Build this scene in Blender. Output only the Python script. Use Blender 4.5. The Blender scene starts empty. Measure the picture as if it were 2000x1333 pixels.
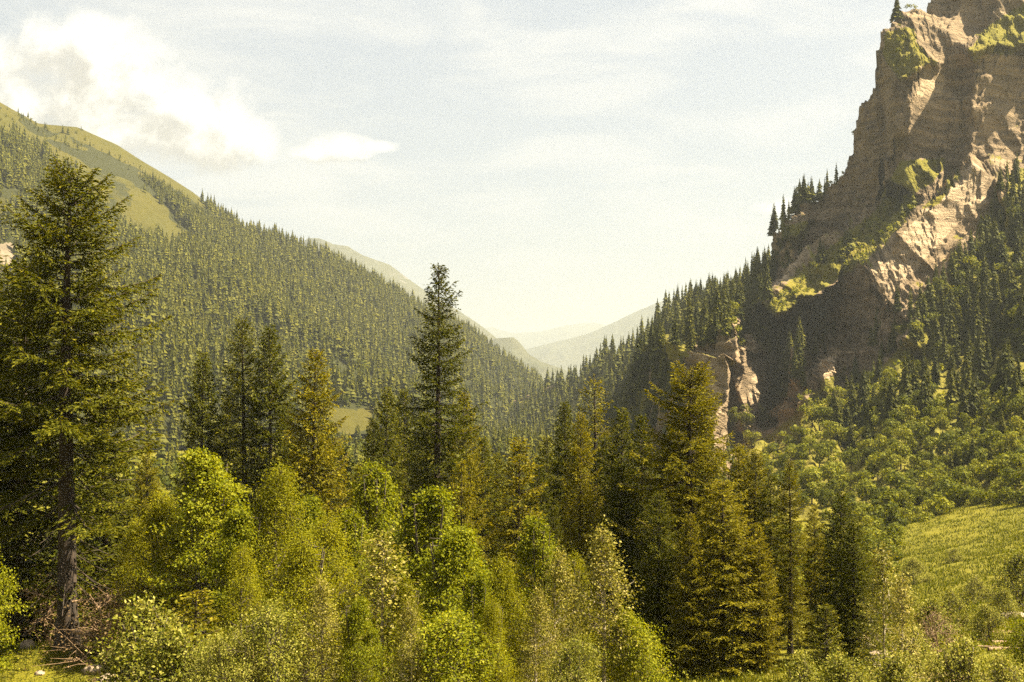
import bpy, math, random
import numpy as np
from mathutils import Vector

# ------------------------------------------------------------------ camera, world, sun, exposure
scene = bpy.context.scene
COL = scene.collection
F = 2222.0                      # focal length in photograph pixels (40 mm on 36 mm)
HORIZON = 720.0
PITCH = math.atan((HORIZON - 666.5) / F)
cam_data = bpy.data.cameras.new("camera")
cam_data.lens = 40.0
cam_data.sensor_width = 36.0
cam_data.clip_start = 0.2
cam_data.clip_end = 60000
cam = bpy.data.objects.new("camera", cam_data)
COL.objects.link(cam)
cam.rotation_euler = (math.pi / 2 + PITCH, 0, 0)
scene.camera = cam

SUN_EL = math.radians(55)
SUN_AZ = math.radians(89)      # clockwise from +Y (view direction): from the right, a little behind
sun_dir = Vector((math.sin(SUN_AZ) * math.cos(SUN_EL), math.cos(SUN_AZ) * math.cos(SUN_EL), math.sin(SUN_EL)))
sun_data = bpy.data.lights.new("sun", 'SUN')
sun_data.energy = 5.0
sun_data.angle = math.radians(0.5)
sun_data.color = (1.0, 0.87, 0.62)
sun = bpy.data.objects.new("sun", sun_data)
sun.rotation_euler = (-sun_dir).to_track_quat('-Z', 'Y').to_euler()
COL.objects.link(sun)

scene.view_settings.view_transform = 'Standard'
scene.view_settings.look = 'None'
scene.view_settings.exposure = 2.3
scene.view_settings.gamma = 1.0
scene.view_settings.use_curve_mapping = False
scene.cycles.use_denoising = False
scene.cycles.max_bounces = 8
scene.cycles.diffuse_bounces = 3
scene.cycles.transmission_bounces = 4
scene.cycles.volume_bounces = 1
scene.cycles.use_adaptive_sampling = True
scene.cycles.adaptive_threshold = 0.02
HAZE_DENSITY = 1.0e-4


def ang(u, v):
    """azimuth and elevation of a direction given by a photograph pixel"""
    x, y, z = (u - 1000) / F, 1.0, (HORIZON - v) / F
    return math.atan2(x, y), math.atan2(z, math.hypot(x, y))


def build_world():
    w = bpy.data.worlds.new("World")
    scene.world = w
    w.use_nodes = True
    nt = w.node_tree
    nt.nodes.clear()
    N, L = nt.nodes, nt.links

    def node(t, **kw):
        n = N.new(t)
        for k, val in kw.items():
            setattr(n, k, val)
        return n

    def put(sock, val):
        if isinstance(val, bpy.types.NodeSocket):
            L.new(val, sock)
        else:
            sock.default_value = val

    def m(op, a, b=None, c=None, clamp=False):
        n = node('ShaderNodeMath', operation=op, use_clamp=clamp)
        put(n.inputs[0], a)
        if b is not None:
            put(n.inputs[1], b)
        if c is not None:
            put(n.inputs[2], c)
        return n.outputs[0]

    def smooth(x, a, b):
        n = node('ShaderNodeMapRange', interpolation_type='SMOOTHSTEP')
        put(n.inputs[0], x)
        n.inputs[1].default_value, n.inputs[2].default_value = a, b
        return n.outputs[0]

    def mixc(f, a, b):
        n = node('ShaderNodeMix', data_type='RGBA')
        put(n.inputs[0], f)
        put(n.inputs[6], a)
        put(n.inputs[7], b)
        return n.outputs[2]

    def noise(vec, scale, detail=6, rough=0.55, dist=0.0):
        n = node('ShaderNodeTexNoise')
        L.new(vec, n.inputs['Vector'])
        n.inputs['Scale'].default_value = scale
        n.inputs['Detail'].default_value = detail
        n.inputs['Roughness'].default_value = rough
        n.inputs['Distortion'].default_value = dist
        return n.outputs[0]

    tc = node('ShaderNodeTexCoord')
    sep = node('ShaderNodeSeparateXYZ')
    L.new(tc.outputs['Generated'], sep.inputs[0])
    az = m('ARCTAN2', sep.outputs[0], sep.outputs[1])
    el = m('ARCSINE', sep.outputs[2])
    comb = node('ShaderNodeCombineXYZ')
    L.new(az, comb.inputs[0])
    L.new(el, comb.inputs[1])
    P = comb.outputs[0]

    def vadd(v, off):
        n = node('ShaderNodeVectorMath', operation='ADD')
        L.new(v, n.inputs[0])
        n.inputs[1].default_value = off
        return n.outputs[0]

    def vmul(v, k):
        n = node('ShaderNodeVectorMath', operation='MULTIPLY')
        L.new(v, n.inputs[0])
        n.inputs[1].default_value = k
        return n.outputs[0]

    blobs = [(95, 110, 70, 62), (60, 205, 170, 70), (190, 110, 110, 70), (250, 185, 110, 65), (150, 215, 170, 75),
             (345, 215, 95, 72), (300, 250, 170, 55), (425, 245, 70, 75), (490, 270, 45, 45), (-120, 150, 180, 110),
             (672, 290, 62, 26), (735, 285, 40, 12), (1535, 405, 55, 16), (640, 300, 60, 18)]

    def field(p):
        acc = None
        for (u, v, ru, rv) in blobs:
            a, e = ang(u, v)
            q = vmul(vadd(p, (-a, -e, 0)), (F / ru, F / rv, 0))
            d = node('ShaderNodeVectorMath', operation='DOT_PRODUCT')
            L.new(q, d.inputs[0])
            L.new(q, d.inputs[1])
            f = m('SUBTRACT', 1.0, d.outputs['Value'])
            f = m('MAXIMUM', f, -1.6)
            acc = f if acc is None else m('MAXIMUM', acc, f)
        n1 = noise(p, 24.0, 9, 0.62, 0.25)
        n2 = noise(p, 9.0, 2, 0.5)
        acc = m('ADD', acc, m('MULTIPLY', m('SUBTRACT', n1, 0.5), 4.2))
        return m('ADD', acc, m('MULTIPLY', m('SUBTRACT', n2, 0.5), 1.6))

    f0 = field(P)
    f1 = field(vadd(P, (0.012, 0.016, 0)))
    cov = m('MULTIPLY', smooth(f0, -0.8, 1.1), 0.88)
    lit = smooth(m('SUBTRACT', f0, f1), -0.7, 0.9)

    sky = node('ShaderNodeTexSky', sky_type='NISHITA')
    sky.sun_disc = False
    sky.sun_elevation = SUN_EL
    sky.sun_rotation = SUN_AZ
    sky.altitude = 900
    sky.air_density = 1.0
    sky.dust_density = 4.0
    sky.ozone_density = 1.0
    base = node('ShaderNodeVectorMath', operation='SCALE')
    L.new(sky.outputs[0], base.inputs[0])
    base.inputs[3].default_value = 0.05
    skyc = base.outputs[0]
    # thin high veil and streaked cirrus all round the sky
    pw = vmul(P, (1.0, 4.2, 1.0))
    rot = node('ShaderNodeVectorRotate', rotation_type='Z_AXIS')
    L.new(pw, rot.inputs[0])
    rot.inputs['Angle'].default_value = 0.22
    c1 = noise(rot.outputs[0], 5.2, 9, 0.55, 0.5)
    c2 = noise(P, 3.2, 3, 0.5)
    ci = smooth(m('ADD', m('MULTIPLY', c1, 0.75), m('MULTIPLY', c2, 0.4)), 0.50, 0.74)
    veil = mixc(0.8, skyc, (0.147, 0.152, 0.150, 1))
    col = mixc(m('MULTIPLY', ci, 0.6), veil, (0.218, 0.214, 0.198, 1))
    cum = mixc(lit, (0.150, 0.141, 0.122, 1), (0.295, 0.28, 0.245, 1))
    col = mixc(cov, col, cum)
    bg = node('ShaderNodeBackground')
    L.new(col, bg.inputs[0])
    bg.inputs[1].default_value = 1.0
    out = node('ShaderNodeOutputWorld')
    L.new(bg.outputs[0], out.inputs[0])


build_world()

# ------------------------------------------------------------------ numeric helpers
RNG = np.random.default_rng(7)


def PT(u, v, d):
    """world point seen at photograph pixel (u, v) at distance d along Y; arrays allowed"""
    u, v, d = np.broadcast_arrays(np.asarray(u, float), np.asarray(v, float), np.asarray(d, float))
    cx, cy = (u - 1000) / F, (666.5 - v) / F
    c, s = math.cos(PITCH), math.sin(PITCH)
    yy = c - cy * s
    zz = s + cy * c
    k = d / yy
    return np.stack([cx * k, d, zz * k], -1)


def PROJ(p):
    c, s = math.cos(PITCH), math.sin(PITCH)
    zc = p[..., 1] * c + p[..., 2] * s
    yc = -p[..., 1] * s + p[..., 2] * c
    return 1000 + F * p[..., 0] / zc, 666.5 - F * yc / zc


def _hash(ix, iy, iz, seed):
    h = (ix.astype(np.int64) * 374761393 + iy.astype(np.int64) * 668265263 + iz.astype(np.int64) * 2147483647 + seed * 974711)
    h &= 0xFFFFFFFF
    h = ((h ^ (h >> 13)) * 1274126177) & 0xFFFFFFFF
    h = ((h ^ (h >> 16)) * 2246822519) & 0xFFFFFFFF
    return ((h ^ (h >> 15)) & 0xFFFFFF) / float(0xFFFFFF)


def vnoise(p, seed=0):
    i = np.floor(p)
    f = p - i
    f = f * f * (3 - 2 * f)
    i = i.astype(np.int64)
    r = 0
    for a in (0, 1):
        wx = f[..., 0] if a else 1 - f[..., 0]
        for b in (0, 1):
            wy = f[..., 1] if b else 1 - f[..., 1]
            for c in (0, 1):
                wz = f[..., 2] if c else 1 - f[..., 2]
                r = r + wx * wy * wz * _hash(i[..., 0] + a, i[..., 1] + b, i[..., 2] + c, seed)
    return r * 2 - 1


def fbm(p, octaves=5, gain=0.5, seed=0, ridged=False):
    s, a, tot = 0, 1.0, 0
    q = np.array(p, float)
    for o in range(octaves):
        n = vnoise(q, seed + o)
        if ridged:
            n = 1 - 2 * np.abs(n)
        s = s + a * n
        tot += a
        a *= gain
        q = q * 2.03 + 17.3
    return s / tot


def inpoly(u, v, poly):
    r = np.zeros(np.shape(u), bool)
    n = len(poly)
    for i in range(n):
        x1, y1 = poly[i]
        x2, y2 = poly[(i + 1) % n]
        if y1 == y2:
            continue
        c = ((y1 > v) != (y2 > v)) & (u < (x2 - x1) * (v - y1) / (y2 - y1) + x1)
        r ^= c
    return r


def rbf(pts, u, v, smooth=1e-3):
    """thin plate spline of log distance over picture coordinates of the survey points"""
    pts = np.array(pts, float)
    X = pts[:, :2] / 500.0
    y = np.log(pts[:, 2])
    n = len(X)

    def phi(r2):
        return np.where(r2 > 1e-12, 0.5 * r2 * np.log(np.maximum(r2, 1e-12)), 0)
    D = ((X[:, None] - X[None]) ** 2).sum(-1)
    A = np.zeros((n + 3, n + 3))
    A[:n, :n] = phi(D) + smooth * np.eye(n)
    A[:n, n] = 1
    A[:n, n + 1:] = X
    A[n:, :n] = A[:n, n:].T
    wts = np.linalg.solve(A, np.concatenate([y, np.zeros(3)]))
    Q = np.stack([u, v], -1) / 500.0
    flat = Q.reshape(-1, 2)
    out = np.zeros(len(flat))
    for k in range(n):
        out += wts[k] * phi(((flat - X[k]) ** 2).sum(-1))
    out += wts[n] + flat @ wts[n + 1:]
    return np.exp(out.reshape(u.shape))


def make_mesh(name, verts, polys, mat=None, attrs=None, smooth=False):
    """polys: list of index arrays (N, k)"""
    me = bpy.data.meshes.new(name)
    verts = np.ascontiguousarray(verts, dtype=np.float32)
    me.vertices.add(len(verts))
    me.vertices.foreach_set("co", verts.ravel())
    if not isinstance(polys, list):
        polys = [polys]
    polys = [np.asarray(p, np.int32) for p in polys if len(p)]
    nl = sum(p.size for p in polys)
    npoly = sum(len(p) for p in polys)
    me.loops.add(nl)
    me.loops.foreach_set("vertex_index", np.concatenate([p.ravel() for p in polys]).astype(np.int32))
    me.polygons.add(npoly)
    tot = np.concatenate([np.full(len(p), p.shape[1], np.int32) for p in polys])
    st = np.zeros(npoly, np.int32)
    st[1:] = np.cumsum(tot)[:-1]
    me.polygons.foreach_set("loop_start", st)
    if smooth:
        me.polygons.foreach_set("use_smooth", np.ones(npoly, bool))
    if attrs:
        for nm, (dom, arr) in attrs.items():
            a = me.attributes.new(nm, 'FLOAT', dom)
            a.data.foreach_set("value", np.asarray(arr, np.float32).ravel())
    me.update(calc_edges=True)
    if mat is not None:
        me.materials.append(mat)
    return me


def add(name, me, parent=None, loc=None, kind=None, label=None, cat=None, group=None, mat=None):
    o = bpy.data.objects.new(name, me)
    COL.objects.link(o)
    if parent is not None:
        o.parent = parent
    if loc is not None:
        o.location = loc
    if kind:
        o["kind"] = kind
    if label:
        o["label"] = label
    if cat:
        o["category"] = cat
    if group:
        o["group"] = group
    if mat is not None:
        o.material_slots[0].link = 'OBJECT'
        o.material_slots[0].material = mat
    return o


class Tubes:
    def __init__(self, sides=5):
        self.v, self.f, self.n, self.sides = [], [], 0, sides

    def add(self, pts, rad, sides=None):
        pts = np.asarray(pts, float)
        k = sides or self.sides
        n = len(pts)
        rad = np.broadcast_to(np.asarray(rad, float), (n,))
        t = np.gradient(pts, axis=0)
        t /= np.linalg.norm(t, axis=1, keepdims=True) + 1e-9
        ref = np.array([0.0, 0, 1]) if abs(t[0, 2]) < 0.9 else np.array([1.0, 0, 0])
        a = np.cross(t, ref)
        a /= np.linalg.norm(a, axis=1, keepdims=True) + 1e-9
        b = np.cross(t, a)
        th = np.arange(k) * 2 * math.pi / k
        ring = (a[:, None] * np.cos(th)[None, :, None] + b[:, None] * np.sin(th)[None, :, None]) * rad[:, None, None] + pts[:, None]
        self.v.append(ring.reshape(-1, 3))
        i = np.arange(n - 1)[:, None] * k
        j = np.arange(k)[None]
        j2 = (np.arange(k) + 1) % k
        q = np.stack([i + j, i + j2[None], i + k + j2[None], i + k + j], -1).reshape(-1, 4) + self.n
        self.f.append(q)
        self.n += n * k

    def mesh(self, name, mat):
        if not self.v:
            return None
        return make_mesh(name, np.concatenate(self.v), np.concatenate(self.f), mat, smooth=True)


def unit(a):
    return a / (np.linalg.norm(a, axis=-1, keepdims=True) + 1e-9)


def leaf_arrays(c, axis, nrm, L, W, mid=0.45, fold=0.0):
    """diamond leaves: c base point, axis direction of growth, nrm facing"""
    axis = unit(axis)
    side = unit(np.cross(axis, nrm))
    up = np.cross(side, axis)
    L = np.broadcast_to(L, (len(c),))[:, None]
    W = np.broadcast_to(W, (len(c),))[:, None]
    v = np.stack([c, c + axis * L * mid + side * W * 0.5 + up * fold * W,
                  c + axis * L, c + axis * L * mid - side * W * 0.5 + up * fold * W], 1)
    return v.reshape(-1, 3)


def leaf_mesh(name, v, mat, tint):
    n = len(v) // 4
    f = np.arange(n * 4).reshape(n, 4)
    return make_mesh(name, v, f, mat, {"tint": ('FACE', tint)})


# ------------------------------------------------------------------ materials
def new_mat(name):
    mt = bpy.data.materials.new(name)
    mt.use_nodes = True
    mt.node_tree.nodes.clear()
    return mt


def ramp(nt, fac, stops):
    r = nt.nodes.new('ShaderNodeValToRGB')
    nt.links.new(fac, r.inputs[0])
    e = r.color_ramp.elements
    while len(e) < len(stops):
        e.new(0.5)
    for k, (p, c) in enumerate(stops):
        e[k].position = p
        e[k].color = (*c, 1)
    return r.outputs[0]


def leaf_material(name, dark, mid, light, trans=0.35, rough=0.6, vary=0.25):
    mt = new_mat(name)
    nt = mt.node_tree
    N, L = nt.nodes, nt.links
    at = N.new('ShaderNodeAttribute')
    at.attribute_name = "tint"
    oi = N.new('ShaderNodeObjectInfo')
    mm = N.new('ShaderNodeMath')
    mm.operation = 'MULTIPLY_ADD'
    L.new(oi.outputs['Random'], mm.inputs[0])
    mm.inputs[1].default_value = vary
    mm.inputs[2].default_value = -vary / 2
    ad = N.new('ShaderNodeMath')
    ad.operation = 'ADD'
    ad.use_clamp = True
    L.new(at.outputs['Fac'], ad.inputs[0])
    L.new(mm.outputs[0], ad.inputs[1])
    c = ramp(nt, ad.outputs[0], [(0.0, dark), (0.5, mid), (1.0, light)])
    pr = N.new('ShaderNodeBsdfPrincipled')
    L.new(c, pr.inputs['Base Color'])
    pr.inputs['Roughness'].default_value = rough
    pr.inputs['Specular IOR Level'].default_value = 0.06
    tr = N.new('ShaderNodeBsdfTranslucent')
    hs = N.new('ShaderNodeHueSaturation')
    L.new(c, hs.inputs['Color'])
    hs.inputs['Hue'].default_value = 0.49
    hs.inputs['Saturation'].default_value = 1.1
    hs.inputs['Value'].default_value = 1.15
    L.new(hs.outputs[0], tr.inputs[0])
    mx = N.new('ShaderNodeMixShader')
    mx.inputs[0].default_value = trans
    L.new(pr.outputs[0], mx.inputs[1])
    L.new(tr.outputs[0], mx.inputs[2])
    o = N.new('ShaderNodeOutputMaterial')
    L.new(mx.outputs[0], o.inputs[0])
    return mt


def bark_material(name, a, b, scale=6.0, stretch=0.2):
    mt = new_mat(name)
    nt = mt.node_tree
    N, L = nt.nodes, nt.links
    tc = N.new('ShaderNodeTexCoord')
    mp = N.new('ShaderNodeMapping')
    mp.inputs['Scale'].default_value = (1, 1, stretch)
    L.new(tc.outputs['Object'], mp.inputs[0])
    nz = N.new('ShaderNodeTexNoise')
    nz.inputs['Scale'].default_value = scale
    nz.inputs['Detail'].default_value = 6
    L.new(mp.outputs[0], nz.inputs['Vector'])
    c = ramp(nt, nz.outputs[0], [(0.3, a), (0.7, b)])
    pr = N.new('ShaderNodeBsdfPrincipled')
    L.new(c, pr.inputs['Base Color'])
    pr.inputs['Roughness'].default_value = 0.9
    bp = N.new('ShaderNodeBump')
    bp.inputs['Strength'].default_value = 0.8
    bp.inputs['Distance'].default_value = 0.05
    L.new(nz.outputs[0], bp.inputs['Height'])
    L.new(bp.outputs[0], pr.inputs['Normal'])
    o = N.new('ShaderNodeOutputMaterial')
    L.new(pr.outputs[0], o.inputs[0])
    return mt


def terrain_material(name, scale, grass, grass2, rock, rock2, pale, soil, bump=1.0, bump_dist=1.0, strata=0.0):
    """landcover: attributes veg (grass over rock), pale (pale limestone), soil"""
    mt = new_mat(name)
    nt = mt.node_tree
    N, L = nt.nodes, nt.links
    geo = N.new('ShaderNodeNewGeometry')

    def noise(s, det=6, rough=0.6, st=None):
        n = N.new('ShaderNodeTexNoise')
        n.inputs['Scale'].default_value = s
        n.inputs['Detail'].default_value = det
        n.inputs['Roughness'].default_value = rough
        if st:
            mp = N.new('ShaderNodeMapping')
            mp.inputs['Rotation'].default_value = st[0]
            mp.inputs['Scale'].default_value = st[1]
            L.new(geo.outputs['Position'], mp.inputs[0])
            L.new(mp.outputs[0], n.inputs['Vector'])
        else:
            L.new(geo.outputs['Position'], n.inputs['Vector'])
        return n.outputs[0]

    def attr(nm):
        a = N.new('ShaderNodeAttribute')
        a.attribute_name = nm
        return a.outputs['Fac']

    def mix(f, a, b):
        n = N.new('ShaderNodeMix')
        n.data_type = 'RGBA'
        for k, val in ((0, f), (6, a), (7, b)):
            if isinstance(val, bpy.types.NodeSocket):
                L.new(val, n.inputs[k])
            else:
                n.inputs[k].default_value = (*val, 1)
        return n.outputs[2]

    def thresh(attrib, nz, w=0.12, amp=0.9):
        a = N.new('ShaderNodeMath')
        a.operation = 'MULTIPLY_ADD'
        L.new(nz, a.inputs[0])
        a.inputs[1].default_value = amp
        a.inputs[2].default_value = -amp * 0.5
        b = N.new('ShaderNodeMath')
        b.operation = 'ADD'
        L.new(a.outputs[0], b.inputs[0])
        L.new(attrib, b.inputs[1])
        c = N.new('ShaderNodeMapRange')
        c.interpolation_type = 'SMOOTHSTEP'
        L.new(b.outputs[0], c.inputs[0])
        c.inputs[1].default_value, c.inputs[2].default_value = 0.5 - w, 0.5 + w
        return c.outputs[0]

    n_big, n_mid, n_fine = noise(scale, 5), noise(scale * 5, 6, 0.65), noise(scale * 24, 5, 0.7)
    nst = noise(scale * 5, 5, 0.6, ((0.35, 0.25, 0), (0.25, 0.25, 2.2)))
    mixn = N.new('ShaderNodeMath')
    mixn.operation = 'MULTIPLY_ADD'
    L.new(n_fine, mixn.inputs[0])
    mixn.inputs[1].default_value = 0.5
    hb = N.new('ShaderNodeMath')
    hb.operation = 'MULTIPLY'
    L.new(n_mid, hb.inputs[0])
    hb.inputs[1].default_value = 0.5
    L.new(hb.outputs[0], mixn.inputs[2])
    gcol = ramp(nt, mixn.outputs[0], [(0.36, grass), (0.62, grass2)])
    g_dry = mix(n_big, gcol, tuple(min(1, c * k) for c, k in zip(grass2, (1.25, 1.0, 1.1))))
    rcol = ramp(nt, nst, [(0.36, rock), (0.66, rock2)])
    rcol = mix(thresh(attr("pale"), n_mid, 0.2, 0.5), rcol, ramp(nt, nst, [(0.35, tuple(c * 0.55 for c in pale)), (0.6, pale)]))
    col = mix(thresh(attr("veg"), n_mid), rcol, g_dry)
    scol = ramp(nt, n_fine, [(0.3, tuple(c * 0.6 for c in soil)), (0.7, soil)])
    col = mix(thresh(attr("soil"), n_mid), col, scol)
    pr = N.new('ShaderNodeBsdfPrincipled')
    L.new(col, pr.inputs['Base Color'])
    pr.inputs['Roughness'].default_value = 0.95
    pr.inputs['Specular IOR Level'].default_value = 0.15
    hsum = N.new('ShaderNodeMath')
    hsum.operation = 'ADD'
    L.new(mixn.outputs[0], hsum.inputs[0])
    h2 = N.new('ShaderNodeMath')
    h2.operation = 'MULTIPLY'
    L.new(nst, h2.inputs[0])
    h2.inputs[1].default_value = strata
    L.new(h2.outputs[0], hsum.inputs[1])
    bp = N.new('ShaderNodeBump')
    bp.inputs['Strength'].default_value = bump
    bp.inputs['Distance'].default_value = bump_dist
    L.new(hsum.outputs[0], bp.inputs['Height'])
    L.new(bp.outputs[0], pr.inputs['Normal'])
    o = N.new('ShaderNodeOutputMaterial')
    L.new(pr.outputs[0], o.inputs[0])
    return mt


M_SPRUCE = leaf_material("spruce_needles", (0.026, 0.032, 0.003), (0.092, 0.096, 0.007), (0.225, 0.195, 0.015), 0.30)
M_SPRUCE_GOLD = leaf_material("golden_spruce_needles", (0.055, 0.055, 0.004), (0.165, 0.150, 0.009), (0.300, 0.245, 0.018), 0.34)  # yellower needle colour of the golden and yellow-green spruces
M_SPRUCE_FAR = leaf_material("far_spruce_needles", (0.018, 0.024, 0.003), (0.056, 0.060, 0.006), (0.140, 0.132, 0.012), 0.2, vary=0.5)
M_MAPLE = leaf_material("maple_leaves", (0.050, 0.066, 0.003), (0.172, 0.186, 0.008), (0.315, 0.298, 0.024), 0.42)
M_BIRCH = leaf_material("birch_leaves", (0.078, 0.084, 0.004), (0.205, 0.200, 0.007), (0.330, 0.295, 0.016), 0.42)
M_POPLAR = leaf_material("poplar_leaves", (0.080, 0.082, 0.010), (0.200, 0.180, 0.024), (0.430, 0.360, 0.110), 0.32, 0.42)
M_SHRUB = leaf_material("shrub_leaves", (0.055, 0.066, 0.006), (0.190, 0.190, 0.022), (0.400, 0.360, 0.100), 0.35)
M_ROUND = leaf_material("hillside_broadleaf", (0.040, 0.050, 0.004), (0.130, 0.140, 0.010), (0.260, 0.245, 0.026), 0.32, vary=0.6)
M_DRY = leaf_material("dry_twigs", (0.06, 0.038, 0.016), (0.14, 0.092, 0.04), (0.22, 0.15, 0.07), 0.2)
M_GRASSBLADE = leaf_material("grass_blades", (0.030, 0.045, 0.004), (0.090, 0.098, 0.007), (0.180, 0.168, 0.022), 0.4)
M_BARK = bark_material("spruce_bark", (0.016, 0.011, 0.007), (0.055, 0.036, 0.022), 9.0)
M_BARK_GREY = bark_material("grey_bark", (0.035, 0.026, 0.017), (0.11, 0.085, 0.058), 9.0)
M_BARK_PALE = bark_material("pale_bark", (0.12, 0.09, 0.05), (0.42, 0.36, 0.25), 5.0, 1.6)
M_DEAD = bark_material("dead_wood", (0.11, 0.066, 0.035), (0.30, 0.195, 0.11), 10.0)
M_STONE = bark_material("boulder_stone", (0.14, 0.10, 0.065), (0.36, 0.28, 0.19), 3.0, 1.0)

M_GROUND = terrain_material("meadow_ground", 0.08, (0.055, 0.062, 0.003), (0.125, 0.128, 0.007), (0.12, 0.10, 0.05), (0.22, 0.18, 0.09),
                            (0.3, 0.25, 0.18), (0.24, 0.15, 0.085), 0.9, 0.7)
M_CRAG = terrain_material("crag_rock", 0.03, (0.060, 0.080, 0.010), (0.165, 0.160, 0.020), (0.120, 0.087, 0.052), (0.310, 0.226, 0.138),
                          (0.44, 0.33, 0.21), (0.2, 0.14, 0.09), 1.0, 3.0, 0.9)
M_HILL = terrain_material("alpine_meadow", 0.012, (0.024, 0.031, 0.004), (0.062, 0.062, 0.008), (0.10, 0.085, 0.045), (0.20, 0.16, 0.095),
  (0.20, 0.16, 0.11), (0.034, 0.036, 0.009), 0.8, 6.0, 0.3)
M_FAR = terrain_material("far_mountain_cover", 0.006, (0.026, 0.036, 0.016), (0.066, 0.074, 0.034), (0.085, 0.080, 0.066), (0.16, 0.15, 0.125),
                         (0.26, 0.23, 0.19), (0.2, 0.14, 0.09), 0.8, 15.0, 0.3)



# ------------------------------------------------------------------ ground
def ground_z(x, y):
    x, y = np.asarray(x, float), np.asarray(y, float)
    d = np.maximum(y, 0)
    prof = np.interp(d, [0, 44, 58, 75, 130, 200, 400, 700, 1700, 3000, 7500, 22000], [-1.7, -14.2, -15.2, -18, -26.6, -33.2, -40, -48, -80, -170, -520, -800])
    back = np.where(y < 0, -y * 0.1, 0)
    rise = 0.20 * np.maximum(0, np.minimum(x, 170) - 0.20 * d - 22) * np.clip((d - 45) / 70, 0, 1) * np.clip((420 - d) / 150, 0, 1)
    near = 0.13 * np.maximum(0, np.minimum(x, 170) - 15) * np.clip(1 - d / 120, 0, 1) * np.clip((d - 10) / 40, 0, 1)
    p = np.stack([x * 0.05, y * 0.05, np.zeros_like(x)], -1)
    bumps = (0.45 + 0.5 * np.clip((d - 60) / 60, 0, 1)) * fbm(p, 5, 0.6, 3) * np.clip(d / 30, 0.2, 1)
    big = 2.0 * fbm(p * 0.18, 3, 0.5, 11) * np.clip((d - 100) / 200, 0, 1)
    knoll = 1.0 * np.exp(-(((x + 24) / 9.0) ** 2 + ((y - 58) / 6.0) ** 2))
    return prof + back + rise + near + bumps + big + knoll


def build_ground():
    ys = np.concatenate([np.linspace(-400, -20, 12), np.linspace(-12, 40, 30), np.linspace(41, 260, 220), np.geomspace(262, 22000, 104)])
    xs_ = np.concatenate([-np.geomspace(9500, 62, 44), np.linspace(-60, 130, 200), np.geomspace(132, 9500, 44)])
    X, Y = np.meshgrid(xs_, ys)
    Z = ground_z(X, Y)
    v = np.stack([X, Y, Z], -1)
    n, m_ = X.shape
    i = np.arange(n - 1)[:, None] * m_ + np.arange(m_ - 1)[None]
    f = np.stack([i, i + 1, i + m_ + 1, i + m_], -1).reshape(-1, 4)
    u, vv = PROJ(np.where(Y[..., None] > 5, v, 5.0))
    soil = np.zeros(X.shape)
    front = Y > 20
    for (cu, cv, ru, rv) in [(1955, 1225, 75, 45), (1880, 1330, 130, 22), (1720, 1245, 50, 22), (230, 1325, 80, 14), (1975, 1190, 50, 18),
                             (160, 1240, 90, 40), (300, 1270, 120, 40)]:
        soil = np.maximum(soil, np.where(front, 0.95 * np.exp(-(((u - cu) / ru) ** 2 + ((vv - cv) / rv) ** 2)), 0))
    veg = np.full(X.shape, 1.1)
    me = make_mesh("ground", v.reshape(-1, 3), f, M_GROUND,
                   {"veg": ('POINT', veg), "pale": ('POINT', np.zeros(X.shape)), "soil": ('POINT', soil)}, True)
    add("ground", me, kind="structure")


build_ground()


# ------------------------------------------------------------------ mountains, as draped sheets with a back slope
def mountain(name, us, ridge, foot, survey, nt_, disp, cover, mat, back=(260, 0.75), nback=10, smooth=1e-3, lean=None):
    vr = np.interp(us, [r[0] for r in ridge], [r[1] for r in ridge])
    vf = np.interp(us, [r[0] for r in foot], [r[1] for r in foot])
    t = np.linspace(0, 1, nt_)
    U = np.repeat(us[None], nt_, 0)
    V = vf[None] + (vr - vf)[None] * t[:, None]
    pts = list(survey)
    for r in ridge:
        if len(r) > 2:
            pts.append(tuple(r))
    for r in foot:
        if len(r) > 2:
            pts.append(tuple(r))
    D = rbf(pts, U, V, smooth)
    if lean is not None:
        wgt = lean(U, V)
        dD = np.maximum(np.diff(D, axis=0), 0.02)
        ww = dD * 0.5 * (wgt[1:] + wgt[:-1])
        k = (D[-1] - D[0]) / ww.sum(0)
        D = np.concatenate([D[:1], D[:1] + np.cumsum(ww * k[None], 0)], 0)
        for poly, u0, v0, d0, a_, b_, nb in PLANES:
            mk = blur(inpoly(U, V, poly).astype(float), nb)
            D = D * (1 - mk) + (d0 + a_ * (U - u0) - b_ * (V - v0)) * mk
        D = np.maximum(D, 60)
    P0 = PT(U, V, D)
    P = disp(P0, U, V, t)
    # back slope beyond the crest
    top = P[-1]
    rows = []
    for k in range(1, nback + 1):
        q = k / nback
        b = top + np.array([0.35, 1.0, 0]) * back[0] * q
        b[:, 2] -= back[0] * back[1] * q ** 1.3
        b += 4 * q * np.stack([fbm(b / 60.0, 3, 0.5, 5)] * 3, -1)
        rows.append(b)
    A = np.concatenate([P, np.array(rows)], 0)
    n, m_ = A.shape[:2]
    i = np.arange(n - 1)[:, None] * m_ + np.arange(m_ - 1)[None]
    f = np.stack([i, i + 1, i + m_ + 1, i + m_], -1).reshape(-1, 4)
    PU, PV = PROJ(A)
    att = cover(A, PU, PV)
    me = make_mesh(name, A.reshape(-1, 3), f, mat, {k: ('POINT', a) for k, a in att.items()}, True)
    o = add(name, me, kind="structure")
    return P, PU[:nt_], PV[:nt_], {k: a[:nt_] for k, a in att.items()}


def blur(a, n=1):
    for _ in range(n):
        b = np.pad(a, 1, mode='edge')
        a = (b[1:-1, 1:-1] * 2 + b[:-2, 1:-1] + b[2:, 1:-1] + b[1:-1, :-2] + b[1:-1, 2:]) / 6
    return a


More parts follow.
